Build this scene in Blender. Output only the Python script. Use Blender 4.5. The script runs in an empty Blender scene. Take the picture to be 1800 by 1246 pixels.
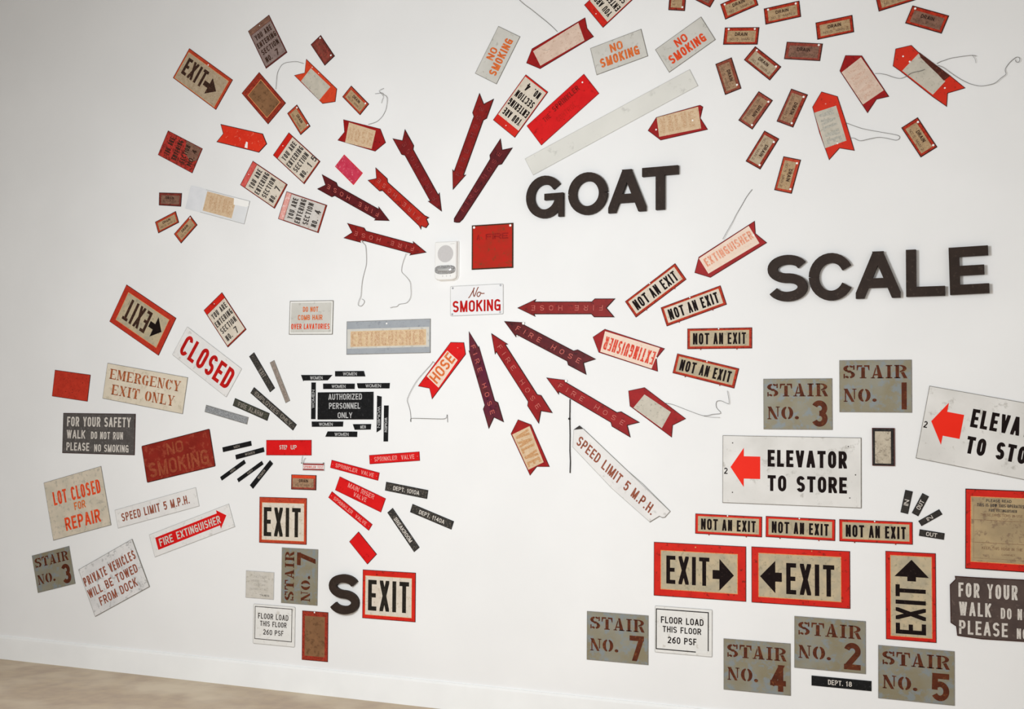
import bpy, bmesh, math, random
from mathutils import Matrix, Vector
from mathutils.geometry import tessellate_polygon

# ------------------------------------------------------------------ camera, light, exposure
CAM_ROT = [[0.916609, 0.011808, 0.39961], [0.399697, -0.04791, -0.915394], [0.008336, 0.998782, -0.048635]]
CAM_F = 2197.96
DIST, EYE = 5.80, 1.50
SC = bpy.context.scene
COL = SC.collection
cd = bpy.data.cameras.new('camera')
cd.sensor_width = 36.0
cd.lens = CAM_F / 1800 * 36.0
cd.clip_start = 0.05
cam = bpy.data.objects.new('camera', cd)
COL.objects.link(cam)
cam.matrix_world = Matrix.Translation((0, -DIST, EYE)) @ Matrix(CAM_ROT).to_4x4()
SC.camera = cam

WORLD = 0.69
world = bpy.data.worlds.new('world')
SC.world = world
world.use_nodes = True
bg = world.node_tree.nodes['Background']
bg.inputs[0].default_value = (1.0, 0.99, 0.97, 1)
bg.inputs[1].default_value = WORLD

def area(name, loc, target, size, power, col, spread=math.pi):
    l = bpy.data.lights.new(name, 'AREA')
    l.shape = 'DISK'; l.size = size; l.energy = power; l.color = col; l.spread = spread
    o = bpy.data.objects.new(name, l); COL.objects.link(o)
    o.location = loc
    o.rotation_euler = (Vector(target) - Vector(loc)).to_track_quat('-Z', 'Y').to_euler()
area('gallery_flood', (-2.8, -4.3, 2.35), (-2.6, 0, 0.3), 1.3, 128, (0.945, 1.0, 1.055))
SC.view_settings.view_transform = 'Standard'
SC.view_settings.look = 'None'
SC.view_settings.exposure = 0.0
SC.view_settings.gamma = 1.0
SC.view_settings.use_curve_mapping = False

# ------------------------------------------------------------------ materials
def lin(h):
    out = []
    for k in (0, 2, 4):
        c = int(h[k:k+2], 16) / 255
        out.append(c / 12.92 if c <= .04045 else ((c + .055) / 1.055) ** 2.4)
    return tuple(out) + (1,)
# name: (base, second, noise scale, mix, speck colour or None, speck amount, roughness, metallic)
MT = {
 'red': ('d42a1e','b81c16',9,.5,'7a2014',.06,.5,0),
 'red_rust': ('c23a22','93261a',30,.8,'5c1c12',.12,.55,0),
 'rust_red': ('a83a2a','84301f',30,.8,'4a1c16',.12,.6,0),
 'rust_brown': ('9a4a38','7d4434',28,.8,'4a2a20',.12,.6,0),
 'brown_red': ('a14a3c','85362c',28,.8,'5a3a2c',.14,.6,0),
 'orange_rust': ('c4482e','a83a26',30,.7,'6c3020',.1,.55,0),
 'orange_red': ('d8492a','c63c22',16,.5,'8a2a18',.04,.5,0),
 'red_orange': ('e03a24','cf2c1c',12,.6,'f08a70',.02,.45,0),
 'red_orange2': ('d3331f','c42a1c',14,.5,'8e2a1a',.04,.45,0),
 'red_dull': ('c23a28','aa2e20',18,.6,'7a2418',.06,.55,0),
 'red_bright': ('d81c1c','c81418',10,.5,'a01210',.04,.42,0),
 'red_pink': ('cc4a44','e07a70',24,.6,None,0,.5,0),
 'pink_faded': ('e2a298','d88a80',20,.6,'efd0c8',.15,.6,0),
 'pink': ('ca4058','bc3048',14,.8,'e8909a',.05,.3,0),
 'red_square': ('b82216','a02a18',9,.7,'7a3a1c',.07,.5,0),
 'red_smudge': ('c23c34','a83a30',14,.8,'5a241e',.2,.5,0),
 'dark_red': ('8c2a20','7a221a',7,.7,'9c4432',.12,.4,0),
 'dark_red2': ('a01d1c','8a1617',14,.6,'5a1414',.06,.45,0),
 'dark_maroon': ('6e3a34','5c2c28',26,.8,'3a201c',.15,.6,0),
 'maroon_worn': ('8c3c34','6c3028',26,.9,'4a2a22',.14,.6,0),
 'maroon_worn2': ('96443a','7c4438',22,1,'5e3428',.16,.6,0),
 'arrow_red': ('8e221e','781a18',12,.7,'4e1616',.07,.42,0),
 'arrow_red2': ('82201f','6a1c1e',10,.8,'461414',.07,.42,0),
 'arrow_red3': ('9a1e1e','841a1c',10,.6,'5a1414',.05,.42,0),
 'arrow_maroon': ('662022','521a1e',10,.8,'361214',.08,.42,0),
 'arrow_maroon2': ('64282c','5a1c34',7,.9,'361214',.08,.42,0),
 'arrow_bright': ('b82c20','a0221c',12,.8,'6a1a16',.07,.42,0),
 'tan': ('b89c78','a68a68',30,.8,'86603e',.1,.6,0),
 'tan_grey': ('b9a68c','a89478',26,.8,'8a6a4c',.08,.6,0),
 'tan_dull': ('a88a6c','96745a',26,.9,'6e4c3a',.12,.6,0),
 'tan_exit': ('c2b090','aca189',12,1,'948c74',.08,.55,0),
 'tan_pale': ('ded2bd','d3c7b2',8,.8,'c2b69e',.08,.6,0),
 'tan_plate': ('d3c6b2','c4bba8',9,.9,'a8a294',.1,.55,0),
 'tan_light': ('dcc3a0','d0b48e',40,.9,'c49e74',.12,.6,0),
 'brown_worn': ('8f6a58','7a584a',24,.9,'5c4036',.14,.6,0),
 'brown_blank': ('8f6848','7d5a3e',9,.9,'63462f',.12,.5,0),
 'greybrown': ('94817a','83706a',22,.8,'6a5450',.1,.6,0),
 'cream': ('dbd0c0','d0c4b2',14,.8,'b8a892',.07,.6,0),
 'cream_tan': ('d8bd9c','cdb08e',22,.9,'bb946e',.1,.6,0),
 'cream_pink': ('dcc4b2','d2b8a6',20,.9,'bd9a84',.08,.6,0),
 'cream_pinkish': ('ecd6c4','e6ccb8',16,.6,'d8a890',.04,.6,0),
 'cream_grey': ('c9c1b2','bcb5a6',14,.8,'a09a8c',.08,.6,0),
 'cream_dirty': ('c4b8a4','b0a490',16,1,'84786a',.12,.6,0),
 'grey_pale': ('d3cdc6','c8c0b8',12,.8,'a89c92',.08,.6,0),
 'pale_grey': ('cfccc4','c6c3ba',7,.9,'aeaaa0',.06,.55,0),
 'pale_strip': ('dfddd5','d8d6ce',3,.9,'c4c2ba',.04,.6,0),
 'pale_plaque': ('ccc6bc','c2bcb0',12,.9,'aaa498',.08,.5,0),
 'white_enamel': ('eae9e8','e2e2e3',4,.6,None,0,.35,0),
 'white_plate': ('e6e3df','dddad7',6,.8,'c8c4be',.05,.5,0),
 'white_plate2': ('e6e4df','dedbd5',8,.6,'c4beb4',.03,.45,0),
 'white_dirty': ('e2dfdc','d4d2d0',7,1,'a8a6a4',.1,.5,0),
 'white_metal': ('e4e1dc','d2cfc9',3,.9,'b4b0a8',.05,.4,0),
 'clear_white': ('e4e4e4','dcdddd',7,.8,None,0,.25,0),
 'clear_end': ('dcdddf','e6e6e8',10,.8,None,0,.2,0),
 'slate': ('5b5653','4e4a47',14,.8,'7a7672',.06,.5,0),
 'brown_sign': ('564842','4a3e3a',10,.8,'6e5e56',.04,.5,0),
 'charcoal': ('3c3a36','302e2c',24,.8,'6e645a',.14,.5,0),
 'charcoal_green': ('45453c','36362f',24,.8,'6e6a58',.12,.5,0),
 'black': ('1c1c1d','141414',24,.6,'3a3a3a',.05,.4,0),
 'black_soft': ('37332f','2c2926',20,.7,'55504a',.06,.5,0),
 'black_frame': ('2c2826','221f1e',20,.6,'4a4440',.08,.5,0),
 'grey_label': ('a4a5a6','8e8f90',50,1,'6e6f70',.2,.6,0),
 'pale_brown': ('a3968b','8d8076',50,1,'6e6258',.18,.6,0),
 'grey_band': ('a3a7ab','989ca1',12,.5,'868a90',.06,.5,0),
 'stair_grey': ('8d8a7c','877e66',5,1,'838a8c',.16,.5,.1),
 'notice_tan': ('b59e78','a08c6c',7,1,'86705a',.12,.6,0),
 'ink': ('201817','181211',20,.5,'3c302a',.04,.5,0),
 'ink_soft': ('4a4440','3a3532',40,.9,'7a726a',.12,.6,0),
 'ink_soft2': ('2c2822','1e1b18',20,.6,'4a443a',.05,.6,0),
 'ink_brown': ('3e2a22','33241e',30,.8,'6a4a3a',.12,.6,0),
 'ink_faint': ('87684f','7c604a',40,.9,'9a7e60',.2,.6,0),
 'ink_dim': ('6e5646','60483a',40,.9,'8a6e56',.2,.6,0),
 'ink_ghost': ('b0aaa0','b8b2a8',30,.9,None,0,.6,0),
 'stencil_brown': ('5f2f1c','4c2416',18,.9,'7c4a2a',.08,.6,0),
 'orange_brown': ('b0603a','98502e',30,.9,'c88a60',.1,.6,0),
 'orange_ink': ('dc7038','cc6030',30,.9,'e49a60',.12,.6,0),
 'redorange_ink': ('e2502c','d64424',20,.8,'e88a58',.08,.6,0),
 'red_ink': ('c2201e','aa1a18',14,.8,'8a1614',.06,.5,0),
 'red_ink2': ('d84a38','cc3c2e',24,.8,'ec9a84',.14,.6,0),
 'salmon_ink': ('dd8466','e09a80',30,1,'f0c0a4',.2,.6,0),
 'brown_ink': ('9a5a46','8a4936',30,.9,'b07a66',.1,.6,0),
 'tan_ink': ('c29468','b8865a',40,1,'d2aa80',.2,.6,0),
 'tan_ghost': ('bd9670','c09a76',40,1,'d8bc9c',.25,.6,0),
 'grey_ghost': ('9c9a90','b4b0a4',40,1,'c0bcb0',.25,.6,0),
 'pink_ghost': ('d2b29e','cca894',40,1,'dcc4b2',.25,.6,0),
 'darkred_ink': ('a4553c','96462f',30,1,'843222',.15,.4,0),
 'red_ghost': ('861812','961a16',40,1,'b01c18',.12,.5,0),
 'red_ghost2': ('b41a16','c01a18',40,1,'d01c1a',.25,.5,0),
 'emboss': ('d07a6e','bc5a50',60,1,'9a3630',.22,.4,0),
 'emboss_dim': ('ac504c','943c3a',60,1,'6e2022',.3,.4,0),
 'pink_ink': ('eea098','e48a82',40,.9,'d84a44',.15,.5,0),
 'pink_dark': ('e08078','d87068',40,.9,None,0,.5,0),
 'white_ink': ('d6cfc6','c8c0b6',40,.9,'a89e94',.1,.6,0),
 'white_ink2': ('c9c8c6','b8b7b5',50,1,'8a8a8a',.2,.6,0),
 'label_ink': ('a29a90','90887e',50,1,'6e665e',.25,.6,0),
 'grey_ink': ('7c7d7e','88898a',50,1,'b0b0b0',.25,.6,0),
 'red_arrow': ('ee2a16','e8240f',6,.4,None,0,.45,0),
 'orange_line': ('e69a62','dc8a54',30,.8,'c86a40',.12,.55,0),
 'white_dot': ('f6f4ef','f0ede8',30,.3,None,0,.3,0),
 'grey_dot': ('b8b8ba','a8a8aa',30,.5,None,0,.3,.6),
 'dark_dot': ('38322e','2c2826',30,.5,None,0,.4,.3),
 'edge_dark': ('3c1f1a','2c1612',40,.8,None,0,.6,0),  # dark rim colours hold rust together with painted side shading
 'edge_rust': ('4c3020','3a2418',40,.8,None,0,.6,0),
 'edge_grey': ('8a867e','747068',40,.8,None,0,.6,0),
 'pale_edge': ('bcbab6','a8a6a2',30,.8,None,0,.5,0),
 'red_deep': ('96181a','7c1416',30,.8,None,0,.5,0),
 'strip_edge': ('c8c6c0','bebcb6',30,.8,None,0,.5,0),
 'edge': ('5a211b','431814',50,1,None,0,.6,0),
 'stripe_brown': ('55291f','48221a',14,.9,'7a4030',.1,.5,0),
 'wire': ('80807e','6a6a68',60,.6,None,0,.35,.5),
 'string': ('aaa9a6','989794',60,.6,None,0,.8,0),
 'cord': ('2c2a2a','222020',60,.6,None,0,.7,0),
 'letter_brown': ('362b25','2d241f',12,.6,'463a32',.05,.55,0),
 'device_white': ('eceae6','e6e4e0',6,.4,None,0,.4,0),
 'device_grey': ('cbc7c5','c2bebc',60,.5,None,0,.6,0),
 'device_side': ('e4e1dd','dcd9d5',6,.4,None,0,.45,0),
}
MATS = {}
def mat(name):
    if name in MATS: return MATS[name]
    b, s, sc, mx, sp, amt, rough, metal = MT[name]
    m = bpy.data.materials.new(name); m.use_nodes = True
    nt = m.node_tree; N = nt.nodes; L = nt.links
    bs = N['Principled BSDF']
    tc = N.new('ShaderNodeTexCoord'); oi = N.new('ShaderNodeObjectInfo')
    vm = N.new('ShaderNodeVectorMath'); vm.operation = 'MULTIPLY_ADD'
    L.new(oi.outputs['Random'], vm.inputs[0]); vm.inputs[1].default_value = (37, 19, 11)
    L.new(tc.outputs['Object'], vm.inputs[2])
    n1 = N.new('ShaderNodeTexNoise'); n1.inputs['Scale'].default_value = sc * 1.6; n1.inputs['Detail'].default_value = 6
    L.new(vm.outputs[0], n1.inputs['Vector'])
    r1 = N.new('ShaderNodeMapRange'); r1.inputs[1].default_value = .36; r1.inputs[2].default_value = .64
    r1.inputs[3].default_value = 0; r1.inputs[4].default_value = mx
    L.new(n1.outputs['Fac'], r1.inputs[0])
    mix = N.new('ShaderNodeMix'); mix.data_type = 'RGBA'
    mix.inputs[6].default_value = lin(b); mix.inputs[7].default_value = lin(s)
    L.new(r1.outputs[0], mix.inputs[0])
    out = mix.outputs[2]
    if sp:
        n2 = N.new('ShaderNodeTexNoise'); n2.inputs['Scale'].default_value = sc * 4.5; n2.inputs['Detail'].default_value = 8
        n2.inputs['Roughness'].default_value = .7
        L.new(vm.outputs[0], n2.inputs['Vector'])
        r2 = N.new('ShaderNodeMapRange')
        th = .60 - amt * .6
        r2.inputs[1].default_value = th; r2.inputs[2].default_value = th + .09
        r2.inputs[4].default_value = .85
        L.new(n2.outputs['Fac'], r2.inputs[0])
        mix2 = N.new('ShaderNodeMix'); mix2.data_type = 'RGBA'
        L.new(r2.outputs[0], mix2.inputs[0]); L.new(out, mix2.inputs[6]); mix2.inputs[7].default_value = lin(sp)
        out = mix2.outputs[2]
    L.new(out, bs.inputs['Base Color'])
    bs.inputs['Roughness'].default_value = rough
    bs.inputs['Metallic'].default_value = metal
    bs.inputs['Specular IOR Level'].default_value = .02 if 'ink' in name else .09
    bp = N.new('ShaderNodeBump'); bp.inputs['Strength'].default_value = .15; bp.inputs['Distance'].default_value = .001
    L.new(n1.outputs['Fac'], bp.inputs['Height']); L.new(bp.outputs[0], bs.inputs['Normal'])
    MATS[name] = m
    return m

def surface(name, c1, c2, scale, detail, bump, rough, c3=None, scale3=1.0, dist=.002):
    m = bpy.data.materials.new(name); m.use_nodes = True
    nt = m.node_tree; N = nt.nodes; L = nt.links
    bs = N['Principled BSDF']; tc = N.new('ShaderNodeTexCoord')
    n = N.new('ShaderNodeTexNoise'); n.inputs['Scale'].default_value = scale; n.inputs['Detail'].default_value = detail
    L.new(tc.outputs['Object'], n.inputs['Vector'])
    rp = N.new('ShaderNodeMapRange'); rp.inputs[1].default_value = .35; rp.inputs[2].default_value = .65
    L.new(n.outputs['Fac'], rp.inputs[0])
    mx = N.new('ShaderNodeMix'); mx.data_type = 'RGBA'; mx.inputs[6].default_value = lin(c1); mx.inputs[7].default_value = lin(c2)
    L.new(rp.outputs[0], mx.inputs[0]); out = mx.outputs[2]
    if c3:
        n3 = N.new('ShaderNodeTexNoise'); n3.inputs['Scale'].default_value = scale3; n3.inputs['Detail'].default_value = 3
        L.new(tc.outputs['Object'], n3.inputs['Vector'])
        r3 = N.new('ShaderNodeMapRange'); r3.inputs[1].default_value = .45; r3.inputs[2].default_value = .68
        L.new(n3.outputs['Fac'], r3.inputs[0])
        m3 = N.new('ShaderNodeMix'); m3.data_type = 'RGBA'; L.new(r3.outputs[0], m3.inputs[0]); L.new(out, m3.inputs[6]); m3.inputs[7].default_value = lin(c3)
        out = m3.outputs[2]
    L.new(out, bs.inputs['Base Color']); bs.inputs['Roughness'].default_value = rough
    bs.inputs['Specular IOR Level'].default_value = .2
    bp = N.new('ShaderNodeBump'); bp.inputs['Strength'].default_value = bump; bp.inputs['Distance'].default_value = dist
    L.new(n.outputs['Fac'], bp.inputs['Height']); L.new(bp.outputs[0], bs.inputs['Normal'])
    return m

# ------------------------------------------------------------------ helpers
def link(name, bm, mats, parent=None, M=None):
    me = bpy.data.meshes.new(name); bm.to_mesh(me); bm.free()
    for m in mats: me.materials.append(m)
    o = bpy.data.objects.new(name, me); COL.objects.link(o)
    if parent: o.parent = parent
    if M is not None: o.matrix_world = M
    return o

def boxbm(x0, y0, z0, x1, y1, z1, bm=None):
    bm = bm or bmesh.new()
    v = [bm.verts.new(p) for p in ((x0,y0,z0),(x1,y0,z0),(x1,y1,z0),(x0,y1,z0),(x0,y0,z1),(x1,y0,z1),(x1,y1,z1),(x0,y1,z1))]
    for f in ((3,2,1,0),(4,5,6,7),(0,1,5,4),(1,2,6,5),(2,3,7,6),(3,0,4,7)): bm.faces.new([v[k] for k in f])
    return bm

def inset(pts, d):
    n = len(pts); out = []
    for i in range(n):
        a = Vector(pts[i-1]); b = Vector(pts[i]); c = Vector(pts[(i+1) % n])
        e1 = (b - a).normalized(); e2 = (c - b).normalized()
        n1 = Vector((-e1.y, e1.x)); n2 = Vector((-e2.y, e2.x))
        k = 1 + n1.dot(n2)
        m = (n1 + n2) / max(k, .35)
        out.append(tuple(b + m * d))
    return out

def rounded(pts, r):
    if r <= 0: return pts
    out = []; n = len(pts)
    for i in range(n):
        b = Vector(pts[i]); a = (Vector(pts[i-1]) - b).normalized(); c = (Vector(pts[(i+1) % n]) - b).normalized()
        for k in range(5):
            t = k / 4
            out.append(tuple(b + a * r * (1-t) ** 2 + c * r * t ** 2))
    return out

def cap(bm, ring, mi=0):
    tris = tessellate_polygon([[v.co for v in ring]])
    for t in tris:
        try:
            f = bm.faces.new([ring[k] for k in t])
        except ValueError:
            continue
        f.normal_update()
        if f.normal.z < 0: f.normal_flip()
        f.material_index = mi

def plate_bm(pts, z0, z1, rim=.0026):
    """solid plate: back ring at z0, side, sloping rim (material 1, dark tones paint rust and side shading), front face (material 0)"""
    bm = bmesh.new()
    back = [bm.verts.new((x, y, z0)) for x, y in pts]
    side = [bm.verts.new((x, y, z1 - .0006)) for x, y in pts]
    ins = [bm.verts.new((x, y, z1)) for x, y in inset(pts, rim)]
    n = len(pts)
    for i in range(n):
        j = (i + 1) % n
        for a, b in ((back, side), (side, ins)):
            f = bm.faces.new((a[i], a[j], b[j], b[i])); f.material_index = 1
    cap(bm, ins, 0)
    f = bm.faces.new(list(reversed(back))); f.material_index = 1
    return bm

def flat_bm(pts, z, t=.0004):
    bm = bmesh.new()
    lo = [bm.verts.new((x, y, z - t)) for x, y in pts]
    hi = [bm.verts.new((x, y, z)) for x, y in pts]
    n = len(pts)
    for i in range(n):
        j = (i + 1) % n
        bm.faces.new((lo[i], lo[j], hi[j], hi[i]))
    cap(bm, hi)
    return bm

def tube_bm(pts, r, sides=6):
    bm = bmesh.new(); rings = []
    P = [Vector(p) for p in pts]
    for i, p in enumerate(P):
        t = (P[min(i+1, len(P)-1)] - P[max(i-1, 0)]).normalized()
        up = Vector((0, 0, 1)) if abs(t.z) < .9 else Vector((1, 0, 0))
        a = t.cross(up).normalized(); b = a.cross(t)
        rings.append([bm.verts.new(p + (a * math.cos(k * 2 * math.pi / sides) + b * math.sin(k * 2 * math.pi / sides)) * r) for k in range(sides)])
    for i in range(len(rings) - 1):
        for k in range(sides):
            bm.faces.new((rings[i][k], rings[i][(k+1) % sides], rings[i+1][(k+1) % sides], rings[i+1][k]))
    bm.faces.new(rings[0][::-1]); bm.faces.new(rings[-1])
    for f in bm.faces: f.smooth = True
    bmesh.ops.recalc_face_normals(bm, faces=bm.faces)
    return bm

def smooth_path(p, n=3):
    if len(p) < 3: return p
    out = []
    for i in range(len(p) - 1):
        a = p[max(i-1, 0)]; b = p[i]; c = p[i+1]; d = p[min(i+2, len(p)-1)]
        for k in range(n):
            t = k / n
            out.append(tuple(.5 * ((2*b[j]) + (-a[j]+c[j])*t + (2*a[j]-5*b[j]+4*c[j]-d[j])*t*t + (-a[j]+3*b[j]-3*c[j]+d[j])*t**3) for j in range(2)))
    out.append(p[-1])
    return out

# ------------------------------------------------------------------ stroke alphabet
def arc(cx, cy, rx, ry, a0, a1, n=None):
    n = n or max(3, int(abs(a1 - a0) / 11))
    return [(cx + rx * math.cos(math.radians(a0 + (a1-a0)*k/n)), cy + ry * math.sin(math.radians(a0 + (a1-a0)*k/n))) for k in range(n + 1)]

def glyph(c, r):
    """strokes on the unit box; r = vertical corner radius (0.5 round, small = condensed)"""
    O = arc(.5, 1-r, .5, r, 0, 180) + arc(.5, r, .5, r, 180, 360)
    e = 27 if r > .45 else 12
    G = {
     'A': [[(0,0),(.455,1)], [(1,0),(.545,1)], [(.17,.28),(.83,.28)]],
     'B': [[(0,0),(0,1),(.6,1)] + arc(.6,.76,.36,.24,90,-90)[1:] + [(.0,.52)], [(.6,.52)] + arc(.62,.26,.38,.26,90,-90) + [(0,0)]],
     'C': [arc(.5,1-r,.5,r,e,180) + arc(.5,r,.5,r,180,360-e)],
     'D': [[(0,0),(0,1)] + arc(.45,1-r,.55,r,90,0) + arc(.45,r,.55,r,0,-90) + [(0,0)]],
     'E': [[(1,1),(0,1),(0,0),(1,0)], [(0,.5),(.85,.5)]],
     'F': [[(1,1),(0,1),(0,0)], [(0,.5),(.82,.5)]],
     'G': [arc(.5,1-r,.5,r,e+3,180) + arc(.5,r,.5,r,180,345), [(.5,.46),(1,.46),(1,0)]],
     'H': [[(0,0),(0,1)], [(1,0),(1,1)], [(0,.5),(1,.5)]],
     'I': [[(.5,0),(.5,1)]],
     'J': [[(1,1)] + arc(.5,r,.5,r,0,-180)],
     'K': [[(0,0),(0,1)], [(1,1),(0,.38)], [(.35,.6),(1,0)]],
     'L': [[(0,1),(0,0),(1,0)]],
     'M': [[(0,0),(0,1)], [(1,0),(1,1)], [(.03,1),(.47,.0)], [(.97,1),(.53,.0)]],
     'N': [[(0,0),(0,1)], [(1,0),(1,1)], [(.05,1),(.95,0)]],
     'O': [O + [O[0]]],
     'P': [[(0,0),(0,1),(.6,1)] + arc(.6,.73,.4,.27,90,-90)[1:] + [(0,.46)]],
     'R': [[(0,0),(0,1),(.6,1)] + arc(.6,.73,.4,.27,90,-90)[1:] + [(0,.46)], [(.5,.46),(1,0)]],
     'S': [arc(.5,.76,.5,.24,20,180) + arc(.5,.745,.5,.245,180,262)[1:] + [(.5,.5)] + arc(.5,.255,.5,.245,82,0) + arc(.5,.24,.5,.24,0,-160)[1:]],
     'T': [[(0,1),(1,1)], [(.5,0),(.5,1)]],
     'U': [[(0,1)] + arc(.5,r,.5,r,180,360) + [(1,1)]],
     'V': [[(0,1),(.455,0)], [(1,1),(.545,0)]],
     'W': [[(0,1),(.25,0)], [(.5,1),(.25,0)], [(.5,1),(.75,0)], [(1,1),(.75,0)]],
     'X': [[(0,0),(1,1)], [(0,1),(1,0)]],
     'Y': [[(0,1),(.5,.45),(1,1)], [(.5,0),(.5,.45)]],
     'Z': [[(0,1),(1,1)], [(1,1),(0,0)], [(0,0),(1,0)]],
     '.': [[(.5,0),(.5,.001)]],
     '0': [O + [O[0]]],
     '1': [[(.1,.8),(.6,1)], [(.6,1),(.6,0)]],
     '2': [arc(.5,.74,.5,.26,165,-30) + [(.1,.08)], [(0,0),(1,0)]],
     '3': [arc(.5,.75,.48,.25,155,-90), arc(.5,.26,.5,.26,90,-155)],
     '4': [[(.75,0),(.75,1)], [(.75,1),(0,.27)], [(0,.27),(1,.27)]],
     '5': [[(.08,1),(1,1)], [(.08,1),(.05,.5)], arc(.48,.32,.52,.32,125,-150)],
     '6': [arc(.5,.3,.5,.3,0,360), [(0,.3),(.1,.7),(.8,1)]],
     '7': [[(0,1),(1,1)], [(1,1),(.35,0)]],
     '8': [arc(.5,.76,.42,.24,0,360), arc(.5,.26,.5,.26,0,360)],
    }
    return G.get(c, [])

def cwidth(c):
    return {'M': 1.22, 'W': 1.35, ' ': .55, '1': .62, 'L': .86, 'E': .9, 'F': .88, 'A': 1.06, 'V': 1.04}.get(c, 1.0)

def clip_y(poly, lo, hi):
    for lim, sgn in ((lo, 1), (hi, -1)):
        out = []
        for i in range(len(poly)):
            a = poly[i-1]; b = poly[i]
            ia = (a[1] - lim) * sgn >= -1e-9; ib = (b[1] - lim) * sgn >= -1e-9
            if ia != ib:
                t = (lim - a[1]) / (b[1] - a[1]); out.append((a[0] + (b[0]-a[0])*t, lim))
            if ib: out.append(b)
        poly = out
        if len(poly) < 3: return []
    return poly

def clip_x(poly, lo, hi):
    return [(b, a) for a, b in clip_y([(b, a) for a, b in poly], lo, hi)]

def ribbons(line, w, lo=0.0, hi=1.0, xl=-1e9, xh=1e9):
    """split a polyline into mitred quads of width w, ends lengthened and cut flat at lo/hi"""
    P = [Vector(p) for p in line]
    closed = (P[0] - P[-1]).length < 1e-6 and len(P) > 3
    if closed: P = P[:-1]
    n = len(P); L = []; R = []
    for i in range(n):
        e1 = P[i] - P[i-1] if (i or closed) else None
        e2 = P[(i+1) % n] - P[i] if (i < n-1 or closed) else None
        if e1 is not None: e1 = e1.normalized()
        if e2 is not None: e2 = e2.normalized()
        if e1 is None: e1 = e2
        if e2 is None: e2 = e1
        n1 = Vector((-e1.y, e1.x)); n2 = Vector((-e2.y, e2.x))
        m = (n1 + n2) / max(1 + n1.dot(n2), .22)
        p = P[i]
        if not closed and i in (0, n-1):
            s = -1 if i == 0 else 1
            d = e1
            vertical_end = min(abs(p.y - lo), abs(p.y - hi)) < w * .75 and abs(d.y) > .35
            seg = (P[1] - P[0]).length if i == 0 else (P[-1] - P[-2]).length
            ext = w * (1.2 if vertical_end and abs(d.x) > .1 else .5)
            if seg < w * .9 and n > 3: ext = 0
            p = p + d * s * ext
        L.append(p + m * w / 2); R.append(p - m * w / 2)
    out = []
    for i in range(n if closed else n - 1):
        j = (i + 1) % n
        q = clip_y([tuple(L[i]), tuple(L[j]), tuple(R[j]), tuple(R[i])], lo, hi)
        if q: q = clip_x(q, xl, xh)
        if q: out.append(q)
    return out

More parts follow.
